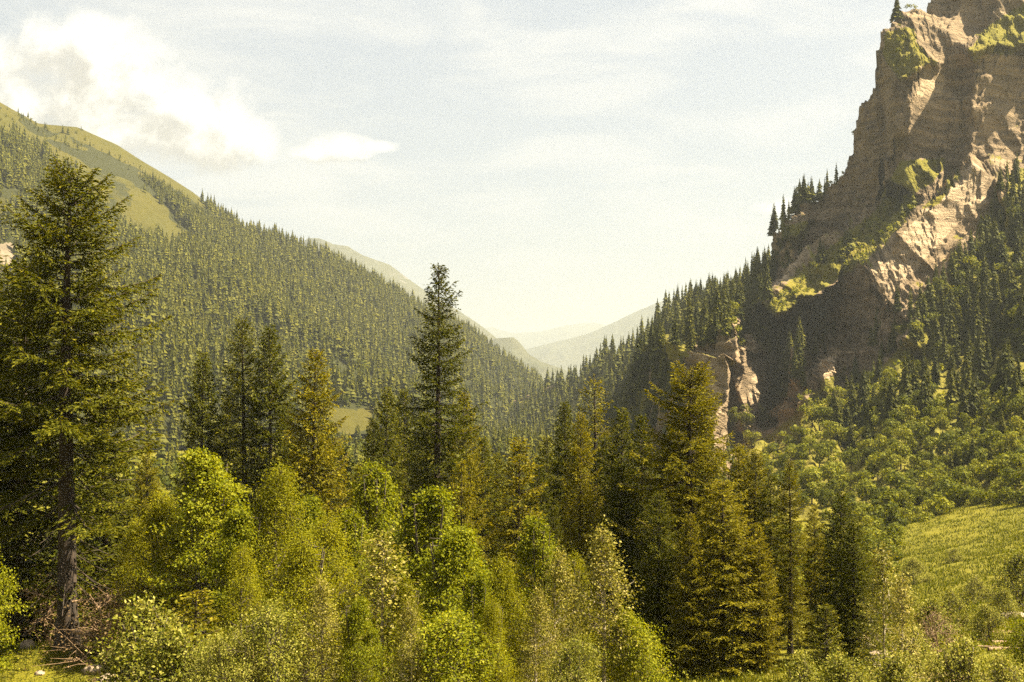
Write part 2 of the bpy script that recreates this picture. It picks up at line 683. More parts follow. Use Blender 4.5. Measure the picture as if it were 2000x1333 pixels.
def soft_poly(u, v, polys, nz, w=7.0):
    """1 inside any polygon, ragged by noise through jittered coordinates"""
    r = np.zeros(u.shape)
    for p in polys:
        r = np.maximum(r, inpoly(u + nz * w, v - nz * w * 0.8, p).astype(float))
    return r


# --- right: the crag and its wooded flank
R_RIDGE = [(900, 822, 1600), (950, 812, 1500), (1000, 797, 1380), (1130, 750, 1100), (1200, 705, 980), (1300, 622, 840), (1400, 572, 770),
           (1500, 505, 715), (1540, 455, 700), (1600, 385, 685), (1645, 345), (1660, 318, 670), (1672, 270), (1690, 222, 655), (1718, 180), (1726, 130),
           (1735, 85, 640), (1760, 50), (1800, 0, 632), (1850, -80), (2000, -250, 640), (2400, -420, 690)]
R_FOOT = [(900, 862, 1250), (1000, 872, 960), (1100, 885, 760), (1300, 905, 480), (1500, 975, 320), (1700, 1095, 222), (1800, 1105, 212),
          (2000, 1065, 205), (2400, 970, 180)]
R_SURVEY = [(1600, 900, 320), (2000, 800, 290), (1900, 700, 360), (1800, 800, 320), (1700, 850, 340), (1640, 735, 450), (1560, 810, 420),
            (1490, 872, 400), (1440, 840, 500), (1420, 800, 560), (1450, 700, 590), (1350, 700, 640), (1320, 800, 580), (1500, 640, 640),
            (1650, 700, 550), (1650, 630, 565), (1600, 540, 640), (1730, 560, 505), (1850, 450, 470), (1920, 360, 485), (1990, 330, 490),
            (1950, 150, 580), (2400, 700, 330), (2400, 400, 480), (2400, 0, 610),
            (1850, 100, 600), (1750, 250, 640), (1830, 170, 595), (1700, 430, 628), (1250, 750, 780), (1800, 350, 585), (2000, 550, 370),
            (1780, 640, 430), (1500, 600, 655)]
# rock ribs: crest polyline in survey coordinates, height m, width right, width left
RIBS = [([(1600, 655), (1612, 690), (1600, 730), (1570, 770)], 22, 55, 14),
        ([(1650, 716), (1600, 780), (1545, 825), (1480, 880)], 16, 120, 30),
        ([(1775, 80), (1800, 110), (1785, 150), (1790, 200), (1765, 260)], 26, 70, 90),
        ([(1560, 470), (1530, 520), (1500, 570)], 12, 50, 30),
        ([(1905, 110), (1870, 200), (1850, 290)], 14, 110, 40),
        ([(1380, 690), (1370, 760), (1380, 830)], 4, 50, 30), ([(1460, 690), (1470, 760), (1460, 820)], 5, 50, 30),
        ([(1310, 700), (1300, 760), (1310, 820)], 3, 45, 30),
        ([(1940, 560), (1900, 700), (1850, 830)], 14, 80, 60), ([(1790, 600), (1740, 720), (1690, 820)], 12, 70, 50),
        ([(2020, 380), (1990, 520), (1960, 680)], 14, 80, 60)]
G_POLY = [[(1735, 60), (1780, 55), (1792, 95), (1838, 130), (1800, 132), (1760, 160), (1728, 120)],
          [(1885, 105), (1930, 50), (2000, 8), (2100, -10), (2100, 90), (2000, 92), (1950, 80), (1905, 120)],
          [(1925, 100), (2000, 48), (2100, 40), (2100, 110), (1960, 105)],
          [(1760, 312), (1850, 310), (1832, 350), (1745, 395), (1718, 385)],
          [(1535, 440), (1595, 432), (1562, 478), (1530, 475)],
          [(1490, 600), (1600, 500), (1690, 430), (1745, 372), (1790, 380), (1770, 430), (1700, 500), (1610, 565), (1520, 622)],
          [(1800, 408), (1895, 316), (1884, 350), (1830, 402)], [(1285, 682), (1340, 662), (1348, 692), (1310, 706)],
          [(1465, 662), (1522, 642), (1497, 682)], [(1567, 672), (1608, 652), (1600, 692), (1574, 702)],
          [(1655, 716), (1610, 790), (1490, 884), (1472, 878), (1560, 800), (1630, 720)],
          [(1600, 800), (1730, 710), (1800, 620), (1905, 480), (1985, 330), (2500, 200), (2500, 1200), (1400, 1200), (1440, 880)],
          [(880, 840), (1130, 735), (1300, 600), (1450, 510), (1505, 510), (1480, 600), (1300, 700), (1260, 730), (1260, 900), (880, 900)]]
PALE_POLY = [[(1895, 316), (1928, 345), (1926, 400), (1880, 430), (1840, 470), (1800, 520), (1742, 575), (1720, 572), (1698, 520), (1760, 470),
              (1800, 410), (1840, 395)], [(1612, 690), (1645, 720), (1635, 745), (1605, 730)], [(1590, 660), (1640, 700), (1640, 740), (1590, 720)],
             [(1545, 480), (1570, 500), (1540, 540), (1510, 560)], [(1380, 720), (1400, 700), (1400, 780), (1380, 800)],
             [(1800, 120), (1842, 150), (1838, 190), (1800, 180)], [(1465, 740), (1500, 700), (1490, 800), (1465, 810)]]


# tilted facets of the crag: outline, anchor, distance and its change per pixel across and upward
PLANES = [([(1490, 600), (1600, 500), (1690, 430), (1745, 372), (1790, 380), (1775, 430), (1700, 505), (1610, 575), (1520, 630)], 1500, 600, 560, -0.07, 0.45, 9),
          ([(1930, 320), (2060, 380), (1990, 600), (1880, 740), (1745, 660), (1800, 560), (1880, 470)], 1895, 318, 540, 0.02, 0.20, 24),
          ([(1897, 312), (1932, 335), (1960, 420), (1880, 470), (1830, 540), (1760, 620), (1715, 585), (1690, 520), (1760, 468), (1800, 408)], 1895, 318, 540, 0.14, 0.11, 2),
          ([(1735, 60), (1780, 55), (1792, 95), (1838, 130), (1800, 132), (1760, 160), (1728, 120)], 1780, 130, 606, -0.05, 0.4, 6),
          ([(1885, 105), (1930, 50), (2000, 0), (2060, 0), (2060, 92), (1950, 80), (1905, 120)], 1950, 80, 606, 0.0, 0.5, 3),
          ([(1535, 440), (1595, 432), (1562, 478), (1530, 475)], 1560, 470, 650, 0.0, 0.5, 1)]


def seg_dist(u, v, line):
    """signed horizontal-ish distance to a crest polyline (positive to its right), and fade beyond its ends"""
    best = np.full(u.shape, 1e9)
    sgn = np.zeros(u.shape)
    endf = np.ones(u.shape)
    for k in range(len(line) - 1):
        ax, ay = line[k]
        bx, by = line[k + 1]
        dx, dy = bx - ax, by - ay
        ll = dx * dx + dy * dy
        t = ((u - ax) * dx + (v - ay) * dy) / ll
        tc = np.clip(t, 0, 1)
        ex, ey = u - (ax + tc * dx), v - (ay + tc * dy)
        d = np.hypot(ex, ey)
        s = np.sign((u - ax) * dy - (v - ay) * dx)
        take = d < best
        best = np.where(take, d, best)
        sgn = np.where(take, s, sgn)
    return best, sgn


def r_lean(U, V):
    g = np.zeros(U.shape)
    for p in G_POLY:
        g = np.maximum(g, inpoly(U, V, p).astype(float))
    return 0.22 + 4.5 * blur(g, 6)


def r_disp(P, U, V, t):
    view = unit(P)
    off = np.zeros(U.shape)
    wob = 10 * fbm(np.stack([U / 60, V / 60, U * 0], -1), 3, 0.5, 21)
    for line, A, wr, wl in RIBS:
        d, s = seg_dist(U + wob, V - wob, line)
        # clockwise sense: crest lines run downwards, so the sign is positive to the right
        h = np.where(s > 0, np.maximum(0, 1 - d / (1.5 * wr)) ** 1.2, np.exp(-(d / wl)))
        off = off + 1.5 * A * h
    P = P - view * off[..., None]
    q = np.array([P[..., 0], P[..., 1], P[..., 2]]).transpose(1, 2, 0)
    out = unit(np.array([-0.62, -0.68, 0.40]))
    scale = np.clip(P[..., 1] / 500, 0.5, 1.4)
    rocky = 1 - 0.75 * inpoly(U, V, G_POLY[11]) - 0.6 * inpoly(U, V, G_POLY[12])
    rocky = blur(rocky, 6)
    warp = q + 9 * np.stack([fbm(q / 30.0, 3, 0.5, 33), fbm(q / 30.0, 3, 0.5, 34), fbm(q / 30.0, 3, 0.5, 35)], -1)
    rn = fbm(warp / 70.0, 3, 0.5, 31, True) * 11 + fbm(warp / 17.0, 5, 0.62, 41, True) * 5.0 + fbm(q / 5.0, 4, 0.65, 61, True) * 2.2
    st = (warp[..., 2] + 0.28 * warp[..., 0]) / 11.0
    rn = rn + 2.0 * vnoise(np.stack([st, q[..., 0] / 70, q[..., 1] / 70], -1), 55) + 1.3 * vnoise(np.stack([st * 2.7, q[..., 0] / 50, q[..., 1] / 50], -1), 56)
    gul = fbm(np.stack([warp[..., 0] / 26, warp[..., 1] / 26, warp[..., 2] / 110], -1), 4, 0.5, 71, True) * 7
    k = (rn + gul) * scale * (0.25 + 0.75 * rocky)
    k = k - np.mean(k[-40:]) * blur(np.clip((V < 700).astype(float), 0, 1), 8)
    edge = np.clip(t / 0.05, 0, 1)[:, None]
    return P + out * (k * edge)[..., None]


def r_cover(A, u, v):
    nz = fbm(A / 14.0, 4, 0.6, 81) * 2
    veg = soft_poly(u, v, G_POLY, nz, 7)
    # grass caught on flatter ledges
    gx = np.gradient(A, axis=1)
    gy = np.gradient(A, axis=0)
    nrm = unit(np.cross(gx, gy))
    flat = np.clip((nrm[..., 2] - 0.55) / 0.25, 0, 1) * np.clip(0.5 + nz * 0.8, 0, 1)
    pale = soft_poly(u, v, PALE_POLY, nz, 13)
    veg = np.maximum(veg, 0.8 * flat * (v < 720) * (u > 1250)) * (1 - 0.85 * pale)
    return {"veg": blur(veg, 1), "pale": blur(pale, 1), "soil": np.zeros(u.shape)}


us_r = np.concatenate([np.linspace(900, 1280, 120), np.linspace(1283, 1640, 200), np.linspace(1641, 1830, 170), np.linspace(1832, 2100, 130),
                       np.linspace(2106, 2400, 30)])
RP, RU, RV, RA = mountain("crag_mountain", us_r, R_RIDGE, R_FOOT, R_SURVEY, 420, r_disp, r_cover, M_CRAG, (300, 0.8), lean=r_lean)

# --- left: the long wooded mountainside
L_RIDGE = [(-500, 20, 1250), (-200, 120, 1300), (0, 200, 1350), (75, 242, 1390), (150, 251, 1420), (230, 286, 1450), (330, 348, 1480), (400, 400, 1500),
           (450, 440, 1530), (600, 486, 1600), (700, 536, 1650), (800, 590, 1700), (900, 640, 1780), (980, 700, 1850), (1050, 750, 1950), (1150, 800, 2000)]
L_FOOT = [(-500, 880, 480), (0, 880, 560), (400, 870, 640), (650, 850, 720), (800, 845, 800), (950, 830, 1100), (1050, 812, 1450), (1150, 806, 1800)]
L_SURVEY = [(0, 500, 900), (300, 600, 900), (600, 680, 1080), (800, 740, 1200), (200, 400, 1200), (950, 760, 1500)]
L_MEADOW = [[(-500, -100), (0, 180), (75, 225), (230, 270), (400, 385), (425, 412), (360, 392), (300, 352), (262, 350), (310, 400), (372, 462),
             (386, 486), (340, 488), (252, 448), (190, 400), (130, 338), (62, 292), (0, 268), (-500, 150)],
            [(0, 375), (35, 385), (40, 410), (0, 420)], [(640, 790), (730, 800), (735, 835), (680, 850), (650, 840)],
            [(720, 605), (752, 610), (750, 618), (722, 614)], [(560, 535), (585, 540), (570, 550)], [(350, 575), (385, 580), (370, 592)]]
L_SCRUB = [[(30, 215), (110, 258), (220, 298), (330, 362), (430, 425), (440, 470), (385, 442), (290, 382), (200, 332), (90, 275)]]
L_ROCK = [[(-60, 470), (30, 478), (34, 545), (-60, 560)], [(95, 415), (110, 420), (100, 450)]]


def l_disp(P, U, V, t):
    q = P
    g = fbm(np.stack([q[..., 0] / 190, q[..., 1] / 190, q[..., 2] / 500], -1), 4, 0.5, 91, True) * 26
    s = fbm(q / 60.0, 4, 0.55, 92) * 7
    edge = (np.clip(t / 0.06, 0, 1) * np.clip((1.0 - t) / 0.25, 0.12, 1))[:, None]
    return q + unit(np.array([0.5, -0.5, 0.7])) * ((g + s) * edge)[..., None]


def l_cover(A, u, v):
    nz = fbm(A / 45.0, 4, 0.6, 95) * 2
    veg = 1.05 - 0.55 * np.clip(nz - 0.2, 0, 1) * inpoly(u, v, L_MEADOW[0])
    rock = soft_poly(u, v, L_ROCK, nz, 6)
    floor = 1.0 - soft_poly(u, v, L_MEADOW, nz, 9)
    floor = np.maximum(floor, 0.8 * soft_poly(u, v, L_SCRUB, nz, 12) * (nz > -0.35))
    floor = np.maximum(floor, 0.55 * (fbm(A / 90.0, 4, 0.6, 96) > 0.28))
    return {"veg": veg * (1 - rock), "pale": rock, "soil": blur(floor, 1) * (1 - rock)}


us_l = np.concatenate([np.linspace(-500, -20, 60), np.linspace(-15, 1150, 330)])
LP, LU, LV, LA = mountain("wooded_mountain", us_l, L_RIDGE, L_FOOT, L_SURVEY, 230, l_disp, l_cover, M_HILL, (420, 0.5))


# --- mountains further down the valley
def far_disp(amp, sc, seed):
    def f(P, U, V, t):
        g = fbm(np.stack([P[..., 0] / sc, P[..., 1] / sc, P[..., 2] / (sc * 1.6)], -1), 5, 0.55, seed, True) * amp
        e = (np.clip(t / 0.08, 0, 1) * np.clip((1.02 - t) / 0.2, 0.08, 1))[:, None]
        return P + np.array([0.2, -0.7, 0.6]) * (g * e)[..., None]
    return f


def far_cover(seed, bare):
    def f(A, u, v):
        n = fbm(A / 160.0, 5, 0.6, seed)
        return {"veg": 0.9 - bare * np.clip(n * 2, 0, 1), "pale": np.zeros(u.shape), "soil": np.zeros(u.shape)}
    return f


mountain("distant_mountain", np.linspace(500, 1100, 220),
         [(500, 505, 6468), (588, 480, 6400), (600, 466, 6370), (622, 466, 6350), (650, 478), (680, 482, 6272), (710, 500), (760, 517, 6174), (800, 548), (835, 572, 6076),
          (880, 598), (920, 624, 5978), (955, 650), (1000, 690, 5880), (1040, 722), (1100, 760, 5782)],
         [(500, 800, 4116), (800, 805, 4116), (1100, 800, 4704)], [], 130, far_disp(95, 420, 101), far_cover(102, 0.8), M_FAR, (700, 0.5))
mountain("meadow_spur", np.linspace(880, 1230, 160),
         [(880, 700, 4920), (940, 672, 4828), (965, 662, 4811), (1003, 659, 4738), (1013, 672, 4702), (1026, 690, 4665), (1060, 708, 4556), (1100, 722, 4464),
          (1150, 748, 4374), (1230, 785, 4374)],
         [(880, 815, 3735), (1050, 812, 3735), (1230, 812, 3917)], [], 110, far_disp(30, 170, 111), far_cover(112, 0.5), M_FAR, (500, 0.5))
mountain("hazy_mountain", np.linspace(960, 1520, 190),
         [(960, 706, 10836), (1030, 682, 10710), (1100, 665, 10584), (1150, 652, 10458), (1200, 630), (1250, 606, 10332), (1292, 589, 10206), (1345, 576, 10080),
          (1420, 550), (1500, 520, 9828), (1900, 470, 9324)],
         [(960, 790, 8316), (1400, 790, 8316), (1900, 790, 8063)], [], 110, far_disp(105, 600, 121), far_cover(122, 0.4), M_FAR, (900, 0.45))
mountain("pale_far_range", np.linspace(700, 1500, 200),
         [(700, 660, 19600), (900, 647, 19600), (960, 640, 19600), (1000, 652, 19460), (1030, 650), (1060, 648, 19320), (1100, 638, 19320), (1130, 634), (1160, 631, 19320),
          (1200, 640), (1260, 628, 19320), (1500, 640, 19320)],
         [(700, 780, 15679), (1500, 780, 15679)], [], 80, far_disp(240, 1200, 131), far_cover(132, 0.3), M_FAR, (1200, 0.3))


# ------------------------------------------------------------------ spruce builder
def spruce(seed, H, R, crown_base=0.12, power=0.85, spacing=0.36, per=5, shoot=0.30, step=0.15, ragged=0.25, quads=2, droop=1.0, lean=0.0, dead=0.0,
           twig_gap=0.24, girth=1.0):
    rg = np.random.default_rng(seed)
    tubes_t, tubes_l = Tubes(8), Tubes(4)
    zz = np.linspace(0, H, 14)
    r0 = (0.011 * H + 0.06) * girth
    wob = 0.010 * H
    cx = wob * np.sin(zz / H * 3.1 + rg.uniform(0, 6)) * zz / H + lean * zz
    cy = wob * np.cos(zz / H * 2.3 + rg.uniform(0, 6)) * zz / H
    rr = r0 * (1 - zz / H) ** 0.8 + 0.012
    rr[0] *= 1.45
    tubes_t.add(np.stack([cx, cy, zz - 0.35 * (zz == 0)], 1), rr)
    C, AX, NR, LN, TI = [], [], [], [], []
    h = crown_base * H
    phi = rg.uniform(0, 6.28)
    while h < H * 0.985:
        t = (h - crown_base * H) / (H * (1 - crown_base))
        nb = per if t < 0.85 else max(3, per - 1)
        layer = rg.uniform(1 - ragged, 1 + 0.6 * ragged)
        for b in range(nb):
            phi += 2 * math.pi / nb + rg.normal(0, 0.28)
            prof = (1 - t) ** power * (0.55 + 0.45 * min(1, t / 0.18 + 0.35))
            Lb = R * prof * layer * rg.uniform(1 - ragged, 1 + ragged * 0.7) + 0.18
            if rg.random() < 0.04 + 0.06 * ragged:
                Lb *= 0.45
            hb = h + rg.normal(0, spacing * 0.3)
            hb = min(max(hb, 0.02 * H), H * 0.99)
            a0 = math.radians(np.interp(t, [0, 0.25, 0.6, 0.85, 1], [-24, -12, 4, 26, 52])) * droop + rg.normal(0, 0.09)
            s = np.linspace(0, 1, 7)
            sag = np.interp(t, [0, 0.5, 1], [0.20, 0.13, 0.0]) * Lb * droop
            tip = np.interp(t, [0, 0.5, 1], [0.16, 0.13, 0.06]) * Lb
            rad = s * Lb * math.cos(a0)
            bz = hb + s * Lb * math.sin(a0) - sag * np.sin(s * math.pi * 0.8) + tip * s ** 3
            ox, oy = np.interp(hb, zz, cx), np.interp(hb, zz, cy)
            side_bend = rg.normal(0, 0.07) * Lb
            d2 = np.array([math.cos(phi), math.sin(phi)])
            pts = np.stack([ox + d2[0] * rad - d2[1] * side_bend * s ** 2, oy + d2[1] * rad + d2[0] * side_bend * s ** 2, bz], 1)
            bare = t < dead * 0.55 and rg.random() < 0.85 or t < dead and rg.random() < 0.5
            if bare:
                m5 = int(rg.integers(3, 6))
                tubes_l.add(pts[:m5], 0.010 + 0.004 * Lb * (1 - s[:m5] * 0.9))
                continue
            tubes_l.add(pts, 0.008 + 0.010 * Lb * (1 - s * 0.9))
            # lateral twigs left and right
            nt2 = max(3, int(Lb * 0.86 / twig_gap))
            sp = np.linspace(0.16, 0.99, nt2)
            for sg in (-1, 1):
                ss = np.clip(sp + rg.normal(0, 0.02, nt2), 0.1, 1)
                base = np.stack([np.interp(ss, s, pts[:, k]) for k in range(3)], 1)
                tl = (0.42 * Lb * (1 - ss) ** 0.75 + 0.14) * rg.uniform(0.65, 1.2, nt2)
                tl = np.minimum(tl, 1.25) * np.clip(ss / 0.3, 0.5, 1)
                fw = np.radians(rg.normal(55, 12, nt2))
                ca, sa = np.cos(fw), np.sin(fw) * sg
                dirx = d2[0] * ca - d2[1] * sa
                diry = d2[1] * ca + d2[0] * sa
                dz = rg.normal(-0.16 * droop, 0.14, nt2) + 0.25 * (t > 0.8)
                dr = unit(np.stack([dirx, diry, dz], 1))
                ns = np.maximum(2, (tl / step).astype(int))
                idx = np.repeat(np.arange(nt2), ns)
                frac = (np.concatenate([np.arange(k) for k in ns]) + rg.random(len(idx))) / ns[idx]
                p = base[idx] + dr[idx] * (tl[idx] * frac)[:, None]
                p[:, 2] -= 0.10 * droop * (frac * tl[idx]) ** 1.4
                p += rg.normal(0, 0.03, p.shape)
                fan = np.where(rg.random(len(idx)) < 0.5, 1, -1) * rg.uniform(0.1, 0.85, len(idx))
                nside = np.stack([-dr[idx, 1], dr[idx, 0], np.zeros(len(idx))], 1)
                ax = dr[idx] + nside * fan[:, None] + rg.normal(0, 0.16, p.shape)
                ax[:, 2] -= np.where(rg.random(len(idx)) < 0.35, rg.uniform(0.2, 0.9, len(idx)), 0) * droop
                C.append(p)
                AX.append(ax)
                LN.append(shoot * rg.uniform(0.6, 1.15, len(idx)))
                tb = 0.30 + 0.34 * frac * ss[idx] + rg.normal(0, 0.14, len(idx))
                TI.append(tb)
            # leader shoots along the branch
            kk = max(4, int(Lb / step))
            ss = rg.uniform(0.3, 1, kk)
            p = np.stack([np.interp(ss, s, pts[:, k]) for k in range(3)], 1)
            ax = np.array([d2[0], d2[1], 0.15])[None] + rg.normal(0, 0.35, (kk, 3))
            C.append(p)
            AX.append(ax)
            LN.append(shoot * rg.uniform(0.6, 1.1, kk))
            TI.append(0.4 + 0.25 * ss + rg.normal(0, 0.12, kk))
        h += spacing * rg.uniform(0.75, 1.25) * (0.75 + 0.45 * (1 - t))
    # the leader
    kk = 26
    hz = rg.uniform(H * 0.94, H * 1.005, kk)
    th = rg.uniform(0, 6.28, kk)
    C.append(np.stack([np.interp(hz, zz, cx), np.interp(hz, zz, cy), hz], 1))
    AX.append(np.stack([np.cos(th), np.sin(th), rg.uniform(0.5, 1.6, kk)], 1))
    LN.append(shoot * rg.uniform(0.5, 0.9, kk))
    TI.append(rg.uniform(0.4, 0.8, kk))
    C, AX, LN, TI = np.concatenate(C), unit(np.concatenate(AX)), np.concatenate(LN), np.concatenate(TI)
    vs, ts = [], []
    for q in range(quads):
        nr = rg.normal(0, 0.55, C.shape) + (np.array([0, 0, 1.0]) if q == 0 else np.array([0.6, 0.3, 0.2]))
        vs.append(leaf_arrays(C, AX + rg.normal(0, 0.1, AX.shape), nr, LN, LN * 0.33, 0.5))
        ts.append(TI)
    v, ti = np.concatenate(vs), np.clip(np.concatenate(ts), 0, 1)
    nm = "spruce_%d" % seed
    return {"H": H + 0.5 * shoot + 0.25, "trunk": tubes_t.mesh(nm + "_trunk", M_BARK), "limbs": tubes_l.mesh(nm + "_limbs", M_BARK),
            "crown": leaf_mesh(nm + "_crown", v, M_SPRUCE, ti)}


# ------------------------------------------------------------------ broadleaf builder
def broadleaf(seed, H, R, crown_base, n_lobe, n_cl, n_leaf, leaf, mat, bark, shape=1.0, flat=0.55, cl_r=0.42, droop=0.3, stems=1, lobe_r=0.42, aspect=0.62,
              tint_sd=0.18, trunk_r=None, peak=0.4):
    rg = np.random.default_rng(seed)
    tt, tl = Tubes(7), Tubes(4)
    cb = crown_base * H
    tr = trunk_r or 0.012 * H + 0.03
    stem_pts = []
    for k in range(stems):
        zz = np.linspace(-0.3, H * 0.9, 9)
        a = rg.uniform(0, 6.28)
        spread = 0.0 if stems == 1 else R * 0.45
        cx = spread * math.cos(a) * (zz / H) ** 1.2 * np.sign(zz) if stems > 1 else rg.normal(0, 0.02 * H) * np.sin(zz / H * 3)
        cy = spread * math.sin(a) * np.abs(zz / H) ** 1.2 if stems > 1 else rg.normal(0, 0.02 * H) * np.sin(zz / H * 2.6)
        cx = np.where(np.isnan(cx), 0, cx)
        pts = np.stack([cx, cy, zz], 1)
        tt.add(pts, tr * (1 - np.clip(zz / H, 0, 1)) ** 0.8 + 0.008)
        stem_pts.append(pts)
    lobes = []
    for k in range(n_lobe):
        t = (k + rg.uniform(0.1, 0.9)) / n_lobe
        t = t ** 0.85
        prof = (math.sin(math.pi * min(1, max(0.02, (t * (1 - peak * 0.0) + 0.12) / 1.14)) ** (0.6 if peak < 0.5 else 1.2))) ** shape
        rad = R * prof * rg.uniform(0.35, 0.85)
        a = k * 2.399 + rg.normal(0, 0.4)
        lobes.append((rad * math.cos(a), rad * math.sin(a), cb + (H - cb) * t * 0.93, prof * min(1.0, 0.25 + 2.6 * (1 - t))))
    lobes.append((rg.normal(0, 0.08 * R), rg.normal(0, 0.08 * R), H * 0.95, 0.02))
    C, AX, NR, TI = [], [], [], []
    per = max(2, n_cl // len(lobes))
    for (lx, ly, lz, pf) in lobes:
        st = stem_pts[rg.integers(len(stem_pts))]
        hz = max(cb * 0.6, lz - rg.uniform(0.35, 0.6) * max(0.6, math.hypot(lx, ly) * 1.3))
        o = np.array([np.interp(hz, st[:, 2], st[:, 0]), np.interp(hz, st[:, 2], st[:, 1]), hz])
        e = np.array([lx, ly, lz])
        s = np.linspace(0, 1, 6)[:, None]
        mid = (o + e) / 2 + np.array([0, 0, -0.12 * np.linalg.norm(e - o)]) + rg.normal(0, 0.06, 3) * np.linalg.norm(e - o)
        limb = o * (1 - s) ** 2 + 2 * mid * s * (1 - s) + e * s ** 2
        tl.add(limb, np.linspace(max(0.012, 0.55 * (tr * max(0.02, 1 - hz / H) ** 0.8 + 0.008)), 0.008, 6))
        lr = lobe_r * R * (0.32 + 0.72 * pf)
        cl = rg.normal(0, 1, (per, 3))
        cl = unit(cl) * (rg.random((per, 1)) ** 0.5) * np.where(rg.random((per, 1)) < 0.25, rg.uniform(1.2, 2.1, (per, 1)), 1.0) * np.array([lr, lr, lr * aspect])
        cl = e + cl
        for c in cl:
            p0 = limb[rg.integers(2, 6)]
            m2 = (p0 + c) / 2 + rg.normal(0, 0.08, 3)
            tl.add(np.stack([p0, m2, c]), [0.014, 0.009, 0.004], 3)
        n = n_leaf
        idx = np.repeat(np.arange(per), n)
        off = rg.normal(0, 1, (len(idx), 3)) * np.array([cl_r, cl_r, cl_r * flat])
        p = cl[idx] + off
        p[:, 2] -= droop * (np.hypot(off[:, 0], off[:, 1])) ** 1.5
        outw = unit(p - np.array([0, 0, lz]))
        ax = outw * 0.7 + rg.normal(0, 0.6, p.shape)
        ax[:, 2] -= droop
        nr = np.array([0, 0, 1.0]) + rg.normal(0, 0.55, p.shape) + outw * 0.4
        C.append(p)
        AX.append(ax)
        NR.append(nr)
        base_t = 0.45 + rg.normal(0, 0.10, per)[idx]
        TI.append(base_t + rg.normal(0, tint_sd, len(idx)))
    C, AX, NR, TI = map(np.concatenate, (C, AX, NR, TI))
    keep = C[:, 2] > 0.05
    C, AX, NR, TI = C[keep], AX[keep], NR[keep], TI[keep]
    ln = leaf * rg.uniform(0.6, 1.25, len(C))
    v = leaf_arrays(C, AX, NR, ln, ln * rg.uniform(0.55, 0.85, len(C)), 0.42, 0.1)
    nm = "broadleaf_%d" % seed
    return {"H": H, "trunk": tt.mesh(nm + "_trunk", bark), "limbs": tl.mesh(nm + "_limbs", bark), "crown": leaf_mesh(nm + "_crown", v, mat, np.clip(TI, 0, 1))}


def place(name, cat, parts, u, vtop, d, label, group=None, width=1.0, rot=None, mat=None, sink=0.15, z0=None):
    """stand a tree so that its tip reaches the height seen at (u, vtop)"""
    top = PT(u, vtop, d)
    x = float(top[0])
    gz = float(ground_z(x, d)) if z0 is None else z0
    H = float(top[2]) - gz
    e = bpy.data.objects.new(name, None)
    COL.objects.link(e)
    e.empty_display_size = 0.5
    e.location = (x, d, gz - sink)
    k = (H + sink) / parts["H"]
    e.scale = (k * width, k * width, k)
    e.rotation_euler = (0, 0, rot if rot is not None else float(RNG.uniform(0, 6.28)))
    e["label"] = label
    e["category"] = cat
    if group:
        e["group"] = group
    for pn in ("trunk", "limbs", "crown"):
        if parts.get(pn) is not None:
            add(pn, parts[pn], e, mat=mat if pn == "crown" else None)
    return e


# ------------------------------------------------------------------ trees of the near wood
SP_BIG = spruce(1, 25.0, 5.0, 0.13, 0.38, 0.45, 5, 0.24, 0.085, 0.42, 2, 1.1, 0.0, 0.36, 0.19, 1.45)
SP_TALL = spruce(2, 25.0, 2.9, 0.10, 0.42, 0.43, 5, 0.23, 0.09, 0.40, 2, 1.25, 0.0, 0.05, 0.19)
SP_A = spruce(3, 17.0, 3.6, 0.05, 0.58, 0.30, 5, 0.25, 0.105, 0.24, 2, 1.0, twig_gap=0.19)
SP_B = spruce(4, 17.0, 3.2, 0.06, 0.56, 0.32, 5, 0.25, 0.10, 0.30, 2, 1.2, twig_gap=0.18)
SP_C = spruce(5, 12.0, 2.6, 0.10, 0.62, 0.28, 5, 0.22, 0.11, 0.25, 2, 0.8, 0.0, 0.15, 0.18)
SP_THIN = spruce(6, 18.0, 2.8, 0.10, 0.55, 0.42, 4, 0.24, 0.12, 0.35, 2, 0.9, twig_gap=0.2)
SP_YOUNG = spruce(7, 5.0, 1.5, 0.02, 0.75, 0.22, 5, 0.18, 0.10, 0.2, 2, 0.4, twig_gap=0.17)
SP_GRP = "spruces of the near wood"

